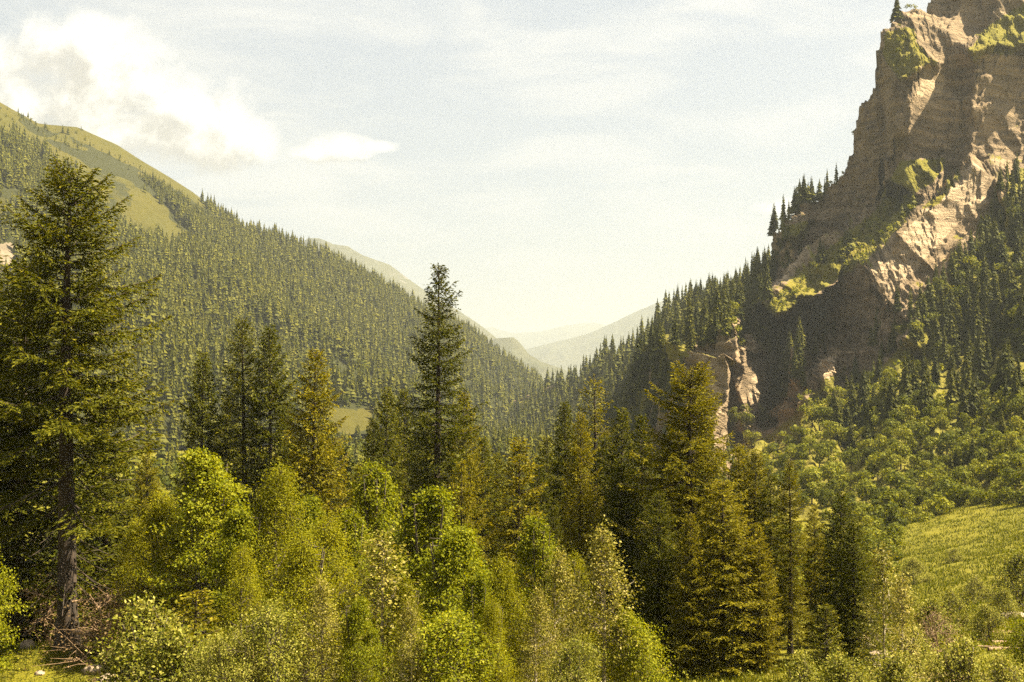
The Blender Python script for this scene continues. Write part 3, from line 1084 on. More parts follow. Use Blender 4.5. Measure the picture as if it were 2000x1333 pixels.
near_spruces = [
    # proto, u, top v, d, width, material, label
    (SP_BIG, 140, 325, 58, 1.15, M_SPRUCE, "tallest dark spruce, bare lower trunk, at the wood's grassy left end"),
    (SP_A, 42, 500, 62, 1.25, M_SPRUCE, "broad dark spruce half cut off behind the tallest spruce's left side"),
    (SP_B, -40, 430, 66, 1.2, M_SPRUCE, "dark spruce at the very left margin with only branch ends showing"),
    (SP_B, 396, 682, 95, 0.78, M_SPRUCE, "small bluish dark spruce left of the twin spruces"),
    (SP_TALL, 480, 612, 96, 0.98, M_SPRUCE, "left one of the twin spruces, with a broad olive crown"),
    (SP_B, 527, 630, 95, 0.80, M_SPRUCE, "right one of the twin spruces, with a narrow dark crown"),
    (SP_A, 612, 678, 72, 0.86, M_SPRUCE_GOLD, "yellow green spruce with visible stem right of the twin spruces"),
    (SP_B, 757, 752, 100, 0.80, M_SPRUCE, "dark pointed spruce left behind the tall centre spruce"),
    (SP_A, 792, 756, 104, 0.72, M_SPRUCE, "dark spruce squeezed close against the tall centre spruce"),
    (SP_B, 728, 812, 92, 0.80, M_SPRUCE, "low dark spruce in front of the sunlit valley meadow"),
    (SP_TALL, 851, 505, 76, 0.98, M_SPRUCE, "tall layered spruce standing alone against the pale sky in the centre"),
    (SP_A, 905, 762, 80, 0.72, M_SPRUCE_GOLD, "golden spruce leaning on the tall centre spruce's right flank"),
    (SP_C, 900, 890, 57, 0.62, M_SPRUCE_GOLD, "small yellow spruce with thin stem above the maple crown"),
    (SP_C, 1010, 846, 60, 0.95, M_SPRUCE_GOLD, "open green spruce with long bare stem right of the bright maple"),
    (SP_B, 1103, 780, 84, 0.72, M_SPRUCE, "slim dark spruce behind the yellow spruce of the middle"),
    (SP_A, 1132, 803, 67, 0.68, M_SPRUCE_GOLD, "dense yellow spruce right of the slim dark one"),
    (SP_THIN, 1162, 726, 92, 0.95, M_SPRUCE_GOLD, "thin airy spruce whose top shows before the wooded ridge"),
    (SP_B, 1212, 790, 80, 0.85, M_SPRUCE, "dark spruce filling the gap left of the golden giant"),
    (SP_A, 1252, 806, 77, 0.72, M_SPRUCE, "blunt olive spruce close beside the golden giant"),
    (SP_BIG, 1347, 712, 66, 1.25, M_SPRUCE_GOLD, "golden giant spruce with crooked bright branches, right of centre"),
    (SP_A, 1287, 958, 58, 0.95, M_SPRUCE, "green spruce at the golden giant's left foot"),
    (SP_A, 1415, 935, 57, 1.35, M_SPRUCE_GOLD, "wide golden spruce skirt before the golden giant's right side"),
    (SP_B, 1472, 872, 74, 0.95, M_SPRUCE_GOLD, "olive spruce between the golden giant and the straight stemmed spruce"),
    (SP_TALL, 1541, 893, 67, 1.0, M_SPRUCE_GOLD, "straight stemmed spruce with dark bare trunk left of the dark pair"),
    (SP_A, 1640, 958, 61, 1.0, M_SPRUCE, "taller and fuller of the dark spruce pair by the meadow"),
    (SP_B, 1668, 1010, 58, 1.2, M_SPRUCE, "shorter of the dark spruce pair, trunk showing, by the meadow"),
    (SP_YOUNG, 1612, 1172, 54, 1.1, M_SPRUCE, "small young spruce standing at the dark pair's foot"),
    (SP_YOUNG, 382, 1138, 46, 1.15, M_SPRUCE_GOLD, "bright young spruce among the leafy shrubs below the branching maple"),
    (SP_B, 1378, 815, 88, 0.9, M_SPRUCE, "spruce hidden behind the golden giant's right shoulder"),
    (SP_B, 672, 870, 100, 0.9, M_SPRUCE, "low spruce beyond the yellow green spruce's right side"),
    (SP_A, 1070, 850, 96, 0.85, M_SPRUCE, "half hidden spruce behind the open green spruce's right side"),
    (SP_B, 968, 880, 98, 0.85, M_SPRUCE, "half hidden spruce behind the open green spruce's left side"),
    (SP_B, 560, 800, 102, 0.9, M_SPRUCE, "half hidden spruce between the twin spruces and the yellow green spruce"),
    (SP_A, 440, 770, 104, 0.8, M_SPRUCE, "half hidden spruce just left of the twin spruces"),
    (SP_A, 700, 905, 84, 0.9, M_SPRUCE_GOLD, "olive spruce low under the dark pointed spruces"),
    (SP_A, 645, 820, 86, 0.8, M_SPRUCE, "dark spruce behind the yellow green spruce's right flank"),
    (SP_B, 830, 800, 96, 1.0, M_SPRUCE, "dark spruce behind the tall centre spruce's stem"),
    (SP_A, 940, 850, 90, 0.9, M_SPRUCE, "dark spruce right behind the golden spruce of the centre"),
    (SP_A, 1048, 905, 78, 0.9, M_SPRUCE, "dark spruce between the open green and the slim dark spruce"),
    (SP_A, 1185, 850, 88, 0.9, M_SPRUCE, "dusky spruce under the thin airy spruce"),
    (SP_A, 1215, 905, 66, 0.9, M_SPRUCE, "shady spruce in the dark gap right of the dense yellow spruce"),
    (SP_B, 1310, 850, 84, 1.0, M_SPRUCE, "dark spruce behind the golden giant's left shoulder"),
    (SP_A, 1440, 865, 84, 0.9, M_SPRUCE_GOLD, "ochre spruce close behind the wide golden skirt"),
    (SP_A, 1505, 925, 72, 0.9, M_SPRUCE, "dark spruce just left of the straight stemmed spruce"),
    (SP_A, 1592, 985, 70, 0.8, M_SPRUCE_GOLD, "olive spruce just right of the straight stemmed spruce"),
    (SP_A, 1350, 1000, 56, 0.9, M_SPRUCE_GOLD, "ochre spruce filling the golden giant's lower front"),
    (SP_A, 1480, 1030, 57, 0.9, M_SPRUCE_GOLD, "low ochre spruce right of the wide golden skirt"),
    (SP_A, 1080, 985, 62, 0.7, M_SPRUCE, "small dark spruce between open green and dense yellow spruces"),
    (SP_B, 210, 760, 74, 1.0, M_SPRUCE, "dark spruce behind the tallest spruce's right branches"),
    (SP_A, 290, 860, 78, 0.7, M_SPRUCE_GOLD, "rusty spruce showing past the tallest spruce's right branch ends"),
]
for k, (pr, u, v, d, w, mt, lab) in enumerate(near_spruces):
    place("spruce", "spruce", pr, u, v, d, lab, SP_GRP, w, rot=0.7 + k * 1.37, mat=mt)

MAPLE = broadleaf(20, 11.0, 3.2, 0.22, 34, 520, 40, 0.155, M_MAPLE, M_BARK_GREY, 0.9, 0.35, 0.30, 0.25, 3, 0.30, 0.55, 0.20)
MAPLE2 = broadleaf(21, 10.0, 3.4, 0.20, 36, 520, 40, 0.15, M_MAPLE, M_BARK_GREY, 0.8, 0.4, 0.30, 0.25, 3, 0.30, 0.55, 0.20)
BIRCH = broadleaf(22, 11.0, 2.7, 0.15, 34, 520, 52, 0.09, M_BIRCH, M_BARK_GREY, 0.8, 0.9, 0.32, 0.6, 1, 0.30, 1.1, 0.20)
BIRCH2 = broadleaf(23, 9.0, 2.6, 0.12, 32, 480, 52, 0.09, M_BIRCH, M_BARK_GREY, 0.9, 0.9, 0.32, 0.6, 2, 0.30, 1.1, 0.20)
POPLAR = broadleaf(24, 9.0, 2.2, 0.14, 30, 360, 26, 0.115, M_POPLAR, M_BARK_PALE, 0.8, 1.0, 0.24, 0.2, 1, 0.30, 1.3, 0.26, 0.10)
POPLAR_SLIM = broadleaf(25, 8.0, 0.95, 0.12, 20, 170, 24, 0.105, M_POPLAR, M_BARK_PALE, 0.7, 1.2, 0.22, 0.2, 1, 0.5, 1.6, 0.26, 0.06)
SHRUB = broadleaf(26, 4.2, 1.8, 0.04, 30, 400, 44, 0.07, M_SHRUB, M_BARK_GREY, 0.45, 0.9, 0.20, 0.2, 6, 0.24, 1.9, 0.26, 0.03)
SHRUB2 = broadleaf(27, 4.4, 2.0, 0.04, 30, 400, 46, 0.085, M_MAPLE, M_BARK_GREY, 0.45, 0.6, 0.22, 0.3, 6, 0.25, 1.5, 0.24, 0.03)
LOWBUSH = broadleaf(29, 2.2, 1.5, 0.03, 24, 260, 30, 0.08, M_SHRUB, M_BARK_GREY, 0.5, 0.7, 0.17, 0.2, 6, 0.22, 1.6, 0.26, 0.02)
TWIGGY = broadleaf(28, 2.6, 1.4, 0.04, 14, 180, 8, 0.07, M_DRY, M_DEAD, 0.6, 0.8, 0.3, 0.2, 5, 0.5, 0.9, 0.2, 0.02)

near_leafy = [
    ("maple_tree", "tree", MAPLE, 408, 866, 56, 1.0, "bright maple with forking dark limbs showing, right of the tallest spruce"),
    ("maple_tree", "tree", MAPLE2, 470, 980, 53, 0.8, "maple crown hanging right of the forking limbs"),
    ("birch_tree", "tree", BIRCH, 545, 900, 54, 1.05, "yellow birch with fine hanging leaves below the twin spruces"),
    ("birch_tree", "tree", BIRCH, 640, 1000, 50, 1.15, "tall mass of yellow birch leaves under the yellow green spruce"),
    ("birch_tree", "tree", BIRCH2, 585, 1040, 46, 1.1, "weeping yellow birch low in the middle of the leafy bank"),
    ("birch_tree", "tree", BIRCH2, 320, 960, 57, 1.05, "rusty yellow birch touching the tallest spruce's right branches"),
    ("maple_tree", "tree", MAPLE2, 735, 892, 62, 0.75, "soft green maple below the dark pointed spruces"),
    ("maple_tree", "tree", MAPLE, 835, 938, 49, 1.0, "bright rounded maple below the tall centre spruce"),
    ("maple_tree", "tree", MAPLE2, 890, 1020, 45, 0.9, "maple with pale leaf clusters right of the bright rounded maple"),
    ("poplar_tree", "tree", POPLAR_SLIM, 745, 1042, 41, 1.5, "slender pale poplar in front of the bright rounded maple"),
    ("poplar_tree", "tree", POPLAR, 1178, 1028, 41, 0.95, "loose poplar with glinting leaves and pale stem, front right of centre"),
    ("poplar_tree", "tree", POPLAR, 1090, 1075, 43, 0.85, "poplar with open twigs left of the glinting poplar"),
    ("poplar_tree", "tree", POPLAR_SLIM, 1722, 1062, 47, 1.1, "sparse slim poplar with white leaf backs right of the dark spruce pair"),
    ("poplar_tree", "tree", POPLAR_SLIM, 1760, 1120, 46, 1.0, "thinner lower sapling leaning off the sparse slim poplar"),
    ("birch_tree", "tree", BIRCH2, 985, 1090, 44, 0.85, "yellow birch below the open green spruce's bare stem"),
    ("maple_tree", "tree", MAPLE2, 690, 985, 55, 0.7, "small maple between yellow birches and the bright rounded maple"),
    ("maple_tree", "tree", MAPLE, 930, 1110, 41, 0.65, "low maple filling the slope under the pale leaf clusters"),
    ("birch_tree", "tree", BIRCH, 265, 1010, 62, 0.9, "dim birch behind the dead branches of the tallest spruce"),
    ("birch_tree", "tree", BIRCH, 475, 1060, 49, 0.95, "birch hanging between the bright young spruce and weeping birch"),
    ("birch_tree", "tree", BIRCH2, 790, 1130, 41, 0.8, "small birch at the bright rounded maple's foot"),
    ("maple_tree", "tree", MAPLE2, 600, 960, 66, 0.75, "maple showing between the yellow birches and yellow green spruce"),
    ("maple_tree", "tree", MAPLE2, 1050, 1000, 56, 0.75, "maple crowding under the dense yellow spruce"),
    ("poplar_tree", "tree", POPLAR, 628, 1128, 38, 0.85, "young poplar right of the whitish leaved shrub"),
    ("maple_tree", "tree", MAPLE2, 700, 1160, 38, 0.6, "young maple at the slender pale poplar's left foot"),
    ("poplar_tree", "tree", POPLAR, 800, 1172, 36, 0.8, "pale sapling at the slender pale poplar's right foot"),
    ("birch_tree", "tree", BIRCH2, 960, 1165, 38, 0.75, "low birch between the broad green shrub and glinting poplar"),
    ("poplar_tree", "tree", POPLAR, 1050, 1150, 39, 0.8, "leafy sapling under the open twigged poplar"),
    ("birch_tree", "tree", BIRCH2, 1120, 1080, 52, 0.85, "birch behind the glinting poplar's upper twigs"),
]
for k, (nm, cat, pr, u, v, d, w, lab) in enumerate(near_leafy):
    place(nm, cat, pr, u, v, d, lab, "leafy trees of the near wood", w, rot=0.3 + k * 2.11)

near_shrubs = [
    (SHRUB, 520, 1185, 37, 1.0, "pale green shrub with whitish leaves at the bottom left of the bank"),
    (SHRUB, 455, 1235, 36, 0.9, "low pale shrub left of the whitish leaved shrub"),
    (SHRUB2, 870, 1195, 37, 1.2, "broad green shrub below the low maple"),
    (SHRUB, 1120, 1250, 36, 0.9, "small shrub against the glinting poplar's pale stem"),
    (SHRUB2, 1235, 1195, 41, 0.8, "bright low shrub at the glinting poplar's right foot"),
    (LOWBUSH, 300, 1190, 47, 1.0, "thin leaved shrub right of the tallest spruce's fallen branches"),
    (LOWBUSH, 345, 1235, 44, 0.9, "dim shrub left of the bright young spruce's foot"),
    (MAPLE2, -48, 1010, 50, 0.75, "leafy bush cut off by the left edge before the broad dark spruce"),
    (LOWBUSH, 1570, 1290, 44, 0.75, "low broad leaved shrub below the straight stemmed spruce"),
    (LOWBUSH, 1650, 1288, 42, 0.85, "sunlit broad leaved shrub under the dark spruce pair"),
    (LOWBUSH, 1745, 1282, 44, 0.8, "small pale shrub at the sparse slim poplar's foot"),
    (LOWBUSH, 1880, 1258, 42, 0.8, "shrub with large leaf sprays at the bottom right corner"),
    (LOWBUSH, 1965, 1290, 40, 0.8, "dark green shrub in the bottom right corner"),
    (SHRUB2, 2012, 1205, 46, 0.8, "leafy bush cut off by the right edge below the meadow"),
    (LOWBUSH, 1815, 1175, 62, 0.9, "low grey green bush on the meadow's lower rim"),
    (LOWBUSH, 1860, 1158, 74, 0.8, "small round bush on the meadow right of the grey green bush"),
    (LOWBUSH, 1930, 1185, 66, 0.9, "flat bush left of the fallen logs on the bare soil"),
    (LOWBUSH, 1990, 1080, 100, 0.9, "dark bush on the meadow cut off by the right edge"),
    (LOWBUSH, 1780, 1232, 52, 0.8, "twiggy pale bush between the slim poplar and corner shrub"),
    (SHRUB, 420, 1262, 40, 1.0, "shrub at the bright young spruce's right foot"),
    (LOWBUSH, 1785, 1092, 150, 1.0, "small bush on the upper left corner of the meadow"),
    (LOWBUSH, 1862, 1072, 165, 1.2, "low bush casting a long shadow on the upper meadow"),
    (LOWBUSH, 1905, 1128, 118, 1.0, "tiny bush alone in the middle of the meadow"),
    (LOWBUSH, 1765, 1150, 95, 1.1, "tuft like bush low on the meadow's left side"),
    (LOWBUSH, 1958, 1152, 88, 0.9, "tiny bush on the lower meadow near the right edge"),
    (LOWBUSH, 250, 1255, 50, 0.8, "sparse shrub above the half buried boulder"),
]
for k, (pr, u, v, d, w, lab) in enumerate(near_shrubs):
    place("shrub", "shrub", pr, u, v, d, lab, "shrubs along the front of the wood", w, rot=0.9 + k * 1.77)
near_dry = [
    (TWIGGY, 205, 1150, 55, 1.2, "brown dead brush right of the tallest spruce's trunk"),
    (TWIGGY, 262, 1145, 56, 1.1, "rusty dry bush under the rusty yellow birch"),
    (TWIGGY, 95, 1130, 60, 1.2, "tangle of dry brush left of the tallest spruce's trunk"),
    (TWIGGY, 1835, 1195, 58, 1.2, "brownish bare bush below the meadow"),
]
for k, (pr, u, v, d, w, lab) in enumerate(near_dry):
    place("dry_bush", "bush", pr, u, v, d, lab, "dry bushes", w, rot=k * 1.2)


# ------------------------------------------------------------------ hillside trees
def mini_spruce(seed, tiers, per, H=1.0, R=0.17, two=True, base=0.08, wid=0.85):
    """jagged layered small spruce of unit height for the distant slopes: returns vertices, tints (quads)"""
    rg = np.random.default_rng(seed)
    C, AX, LN, WD, TI = [], [], [], [], []
    for k in range(tiers):
        t = k / (tiers - 1)
        z = base + (0.97 - base) * t
        r = R * (1 - t) ** 0.8 * rg.uniform(0.8, 1.15) + 0.015
        n = max(3, int(per * (1 - 0.55 * t)))
        a = rg.uniform(0, 6.28) + np.arange(n) * 6.283 / n + rg.normal(0, 0.25, n)
        rr = r * rg.uniform(0.65, 1.2, n)
        dz = np.interp(t, [0, 0.85, 1], [-0.75, -0.95, 0.6])
        ax = np.stack([np.cos(a), np.sin(a), np.full(n, dz) + rg.normal(0, 0.12, n)], 1)
        C.append(np.stack([np.zeros(n), np.zeros(n), z + 0.55 * r + rg.normal(0, 0.4 / tiers * 0.5, n)], 1))
        AX.append(ax)
        LN.append(rr * 1.3)
        WD.append(rr * wid)
        TI.append(np.clip(rg.normal(0.45, 0.2, n), 0, 1))
    C, AX, LN, WD, TI = map(np.concatenate, (C, AX, LN, WD, TI))
    v = leaf_arrays(C, AX, np.array([0, 0, 1.0]) + rg.normal(0, 0.35, C.shape), LN, WD, 0.72, -0.12)
    if two:
        v2 = leaf_arrays(C, AX, rg.normal(0, 1, C.shape), LN * 0.95, WD * 0.6, 0.6)
        v, TI = np.concatenate([v, v2]), np.concatenate([TI, np.clip(TI - 0.05, 0, 1)])
    return v, TI


def mini_round(seed, n_lobe, per, R=0.42):
    rg = np.random.default_rng(seed)
    lob = unit(rg.normal(0, 1, (n_lobe, 3))) * rg.uniform(0.3, 1, (n_lobe, 1)) * np.array([R * 0.62, R * 0.62, 0.30]) + np.array([0, 0, 0.58])
    C, N_, TI = [], [], []
    for c in lob:
        lr = rg.uniform(0.13, 0.24)
        dr = unit(rg.normal(0, 1, (per, 3)))
        p = c + dr * lr * rg.uniform(0.75, 1.1, (per, 1)) * np.array([1, 1, 0.85])
        C.append(p)
        N_.append(dr)
        TI.append(rg.normal(0.45, 0.17, per) + rg.normal(0, 0.1))
    C, N_, TI = map(np.concatenate, (C, N_, TI))
    n = len(C)
    tang = unit(np.cross(N_, rg.normal(0, 1, (n, 3))))
    sz = rg.uniform(0.05, 0.10, n) * (60 / per) ** 0.4
    v = leaf_arrays(C - tang * sz[:, None] * 0.5, tang, N_ + rg.normal(0, 0.45, (n, 3)), sz, sz * 0.8, 0.5)
    return v, np.clip(TI, 0, 1)


def stem_mesh(name, r, h, mat):
    t = Tubes(5)
    t.add([(0, 0, -0.05), (0, 0, h * 0.5), (0, 0, h)], [r, r * 0.7, r * 0.1])
    return t.mesh(name, mat)


HS = []          # detailed hillside spruce crowns, unit height
for s in range(5):
    v, ti = mini_spruce(200 + s, 30, 15, R=[0.17, 0.14, 0.19, 0.155, 0.21][s], wid=0.42)
    HS.append(leaf_mesh("hillside_spruce_crown_%d" % s, v, M_SPRUCE_FAR, ti))
HS_STEM = stem_mesh("hillside_spruce_stem", 0.018, 0.95, M_BARK)
HR = []
for s in range(5):
    v, ti = mini_round(300 + s, 11, 95, [0.42, 0.5, 0.36, 0.46, 0.55][s])
    HR.append(leaf_mesh("hillside_broadleaf_crown_%d" % s, v, M_ROUND, ti))
HR_STEM = stem_mesh("hillside_broadleaf_stem", 0.03, 0.62, M_BARK_GREY)

SPRUCE_ZONES = [
    ([(1740, 810), (1800, 705), (1875, 585), (1935, 450), (1985, 345), (2120, 320), (2120, 800), (1830, 850), (1740, 840)], 170, (13, 20)),
    ([(1760, 650), (1830, 560), (1890, 490), (1950, 410), (1985, 365), (1990, 430), (1900, 550), (1800, 690)], 60, (9, 15)),
    ([(1930, 430), (1950, 360), (2000, 320), (2040, 420), (1950, 470)], 16, (11, 16)),
    ([(1700, 640), (1740, 600), (1800, 600), (1760, 700), (1700, 740)], 16, (9, 14)),
    ([(950, 820), (1130, 752), (1300, 630), (1450, 535), (1500, 520), (1500, 590), (1400, 650), (1300, 690), (1255, 770), (1180, 860), (960, 860)], 420, (13, 20)),
    ([(1490, 650), (1570, 600), (1585, 690), (1560, 800), (1500, 790)], 30, (13, 19)),
    ([(1600, 480), (1660, 470), (1680, 520), (1600, 550)], 9, (11, 16)),
    ([(1490, 500), (1545, 455), (1560, 500), (1500, 570)], 26, (12, 17)),
    ([(1620, 800), (1720, 700), (1760, 800), (1700, 900), (1620, 900)], 22, (11, 16)),
    ([(1330, 640), (1470, 580), (1500, 640), (1350, 690)], 60, (11, 17)),
    ([(1770, 880), (2100, 800), (2100, 920), (1800, 960)], 18, (8, 12)),
    ([(1700, 380), (1800, 370), (1860, 440), (1760, 450)], 12, (8, 13)),
    ([(1480, 660), (1600, 590), (1640, 640), (1600, 700), (1500, 720)], 22, (9, 15)),
    ([(1230, 720), (1330, 720), (1330, 860), (1230, 870)], 40, (11, 16)),
]
ROUND_ZONES = [
    ([(1490, 900), (1620, 800), (1740, 740), (1800, 780), (2120, 720), (2120, 1015), (1990, 1010), (1880, 1030), (1760, 1068), (1640, 1040), (1500, 960)], 330, (5.5, 9.5)),
    ([(1495, 600), (1600, 505), (1700, 440), (1750, 380), (1790, 390), (1760, 450), (1690, 520), (1600, 590), (1520, 640)], 130, (3, 6.5)),
    ([(1425, 830), (1490, 800), (1500, 870), (1440, 890)], 8, (9, 12)),
    ([(1760, 640), (1850, 540), (1990, 420), (2000, 700), (1750, 760)], 55, (7, 11)),
    ([(1350, 640), (1480, 600), (1500, 680), (1400, 700)], 22, (6, 10)),
    ([(1560, 780), (1650, 740), (1640, 800), (1560, 850)], 18, (5, 8)),
    ([(1735, 50), (1790, 60), (1790, 130), (1735, 130)], 22, (2, 4)),
    ([(1890, 110), (2000, 60), (2000, 100), (1900, 130)], 22, (2, 4.5)),
]
LANDMARKS = [((1870, 420), "the pale slanted rock slab"), ((1630, 715), "the small pale notch rock"), ((1320, 685), "the bright grass ledge above the cliff"),
             ((1500, 660), "the little grass shelf over the cliff"), ((1590, 680), "the hanging green gully"), ((1565, 455), "the sunny skyline ledge"),
             ((1550, 830), "the steep grassy spur"), ((1440, 760), "the brown cliff with ribs"), ((1650, 640), "the dark bare rock wall"),
             ((1620, 540), "the bright shrub band"), ((1760, 400), "the foot of the great crag"), ((1790, 1050), "the top of the meadow"),
             ((1950, 1010), "the meadow's right end"), ((1950, 560), "the dark right hand slope"), ((1930, 800), "the right slope's upper bushes"),
             ((1750, 900), "the slope's rounded bushes"), ((1640, 960), "the dark spruce pair"), ((1480, 880), "the golden giant's top"),
             ((1300, 640), "the wooded skyline's middle"), ((1450, 540), "the wooded skyline's upper part"), ((1180, 740), "the wooded skyline's lower part"),
             ((1060, 800), "the ridge end at the valley gap"), ((1240, 800), "the wood below the ridge"), ((1780, 620), "the tall spruces under the slab"),
             ((1770, 90), "the crag's grassy shoulder"), ((1950, 80), "the high green ledges of the crag"), ((1850, 680), "the deep shaded hollow"),
             ((1720, 760), "the narrow spruce rib")]


def scatter(zones, seed, gap_k, sheet=(RP, RU, RV)):
    rg = np.random.default_rng(seed)
    P, U, V = sheet
    out = []
    cell = {}
    flatP, fu, fv = P.reshape(-1, 3), U.ravel(), V.ravel()
    # picture-area weight so that the scatter does not follow the mesh density
    du = np.abs(np.gradient(U, axis=1)) * np.abs(np.gradient(V, axis=0))
    wgt = du.ravel()
    for poly, n, (h0, h1) in zones:
        idx = np.nonzero(inpoly(fu, fv, poly))[0]
        if len(idx) == 0:
            continue
        p = wgt[idx] / wgt[idx].sum()
        cand = rg.choice(idx, size=min(len(idx), n * 6), replace=False, p=p) if np.count_nonzero(p) >= min(len(idx), n * 6) else idx
        got = 0
        for i in cand:
            h = rg.uniform(h0, h1) * rg.uniform(0.75, 1.1)
            px = h * F / flatP[i, 1]
            g = gap_k * px
            cu, cv = fu[i], fv[i]
            key = (int(cu // 20), int(cv // 20))
            bad = False
            for a in (-1, 0, 1):
                for b in (-1, 0, 1):
                    for (qu, qv, qg) in cell.get((key[0] + a, key[1] + b), ()):
                        if (qu - cu) ** 2 + ((qv - cv) * 1.3) ** 2 < min(g, qg) ** 2:
                            bad = True
            if bad:
                continue
            cell.setdefault(key, []).append((cu, cv, g))
            out.append((flatP[i, 0], flatP[i, 1], flatP[i, 2], h, px, cu, cv))
            got += 1
            if got >= n:
                break
    return out


def ridge_line(us, hs, seed):
    rg = np.random.default_rng(seed)
    out = []
    for u in us:
        j = int(np.argmin(np.abs(RU[-1] - u)))
        p = RP[-1 - rg.integers(0, 4), j]
        h = rg.uniform(*hs)
        out.append((p[0], p[1], p[2], h, h * F / p[1], RU[-1, j], RV[-1, j]))
    return out


sp = scatter(SPRUCE_ZONES, 1, 0.22)
rgr = np.random.default_rng(12)
sky_us = np.concatenate([np.arange(1000, 1500, 7) + rgr.normal(0, 3, len(np.arange(1000, 1500, 7)))])
sp += ridge_line(sky_us, (13, 21), 2)
sp += ridge_line([1510, 1516, 1524, 1533, 1540, 1552, 1556, 1562, 1568, 1573, 1579, 1586, 1600, 1611, 1616, 1632, 1752], (11, 20), 3)
rd = scatter(ROUND_ZONES, 5, 0.42)
for _ in range(70):
    uu, dd = rgr.uniform(1470, 1745), rgr.uniform(112, 228)
    xx = (uu - 1000) / F * dd
    zz_ = float(ground_z(xx, dd))
    hh = rgr.uniform(3.5, 6.5)
    rd.append((xx, dd, zz_, hh, hh * F / dd, uu, float(PROJ(np.array([xx, dd, zz_]))[1])))
rd += ridge_line([1590, 1622, 1640, 1648, 1658, 1668, 1772, 1790], (3, 6), 4)


def landmark_label(kind, h, cu, cv, lit):
    best = min(LANDMARKS, key=lambda l: (l[0][0] - cu) ** 2 + (l[0][1] - cv) ** 2)
    du, dv = cu - best[0][0], cv - best[0][1]
    dist = math.hypot(du, dv)
    if dist < 16:
        rel = "right at"
    else:
        a = math.degrees(math.atan2(-dv, du)) % 360
        rel = ["right of", "up-right of", "above", "up-left of", "left of", "down-left of", "below", "down-right of"][int(((a + 22.5) % 360) // 45)]
        rel = ("close " if dist < 45 else "well ") + rel if dist < 45 or dist > 90 else rel
    return "%s %s %s" % (kind(h), rel, best[1])


def sp_kind(h):
    return "tall hillside spruce" if h > 15.5 else "low hillside spruce" if h < 10.5 else "middling hillside spruce"


def rd_kind(h):
    return "big round leafy tree" if h > 7.5 else "small round bush" if h < 5 else "rounded leafy tree"


def hill_things(lst, limit, crowns, stem, name, cat, kindf, group, wide, seed, min_parts):
    rg = np.random.default_rng(seed)
    vis = [t for t in lst if 0 <= t[5] <= 2000 and t[6] > 0]
    vis.sort(key=lambda t: -t[4])
    first, rest = vis[:limit], vis[limit:] + [t for t in lst if not (0 <= t[5] <= 2000 and t[6] > 0)]
    labs = [landmark_label(kindf, t[3], t[5], t[6], 0) for t in first]
    same = {}
    for k, l in enumerate(labs):
        same.setdefault(l, []).append(k)
    ords = ["first", "second", "third", "fourth", "fifth", "sixth", "seventh", "eighth", "ninth", "tenth", "eleventh", "twelfth", "thirteenth", "fourteenth", "fifteenth",
            "sixteenth", "seventeenth", "eighteenth", "nineteenth", "twentieth"]
    for l, ks in same.items():
        ks.sort(key=lambda k: first[k][5])
        if len(ks) == 2:
            words = ["left one", "right one"]
        elif len(ks) == 3:
            words = ["leftmost", "middle one", "rightmost"]
        else:
            words = [ords[min(k, 19)] + " from left" for k in range(len(ks))]
        if len(ks) > 1:
            for k, w_ in zip(ks, words):
                labs[k] = l + ", " + w_
    for lab, (x, y, z, h, px, cu, cv) in zip(labs, first):
        k = int(rg.integers(len(crowns)))
        w = rg.uniform(*wide)
        e = bpy.data.objects.new(name, None)
        COL.objects.link(e)
        e.location = (x, y, z - 0.3)
        e.scale = (h * w, h * w, h)
        e.rotation_euler = (0, 0, rg.uniform(0, 6.28))
        e["label"], e["category"], e["group"] = lab, cat, group
        add("trunk", stem, e)
        add("crown", crowns[k], e)
    return rest


sp_rest = hill_things(sp, 262, HS, HS_STEM, "hillside_spruce", "spruce", sp_kind, "spruces on the crag mountainside", (0.85, 1.2), 21, 30)
rd_rest = hill_things(rd, 262, HR, HR_STEM, "hillside_tree", "tree", rd_kind, "round leafy trees on the crag mountainside", (0.8, 1.25), 22, 30)


def tri_spruce(seed, tiers, per, R):
    """slim spruce of drooping triangular sprays, unit height"""
    rg = np.random.default_rng(seed)
    V, T = [], []
    for k in range(tiers):
        t = k / (tiers - 1)
        z = 0.1 + 0.86 * t
        r = R * (1 - t) ** 0.75 * rg.uniform(0.8, 1.2) + 0.012
        n = per if t < 0.7 else 4
        a = rg.uniform(0, 6.28) + np.arange(n) * 6.283 / n + rg.normal(0, 0.3, n)
        rr = r * rg.uniform(0.7, 1.25, n)
        top = np.stack([np.zeros(n), np.zeros(n), np.full(n, z + 0.05 + 0.35 * r) + rg.normal(0, 0.01, n)], 1)
        d = np.stack([np.cos(a), np.sin(a), np.zeros(n)], 1)
        sd = np.stack([-np.sin(a), np.cos(a), np.zeros(n)], 1)
        w = (rr * rg.uniform(0.55, 0.8, n))[:, None]
        lo = np.array([0, 0, 1.0]) * (z - 0.055 - 0.3 * rr + rg.normal(0, 0.012, n))[:, None]
        V.append(np.stack([top, d * rr[:, None] + sd * w + lo, d * rr[:, None] - sd * w + lo + np.array([0, 0, 0.02])], 1))
        T.append(np.clip(rg.normal(0.42, 0.13, n), 0, 1))
    V.append(np.array([[[0.012, 0, 0.9], [-0.012, 0.006, 0.9], [0, 0, 1.03]]]))
    T.append(np.array([0.5]))
    return np.concatenate(V).reshape(-1, 3), np.concatenate(T)


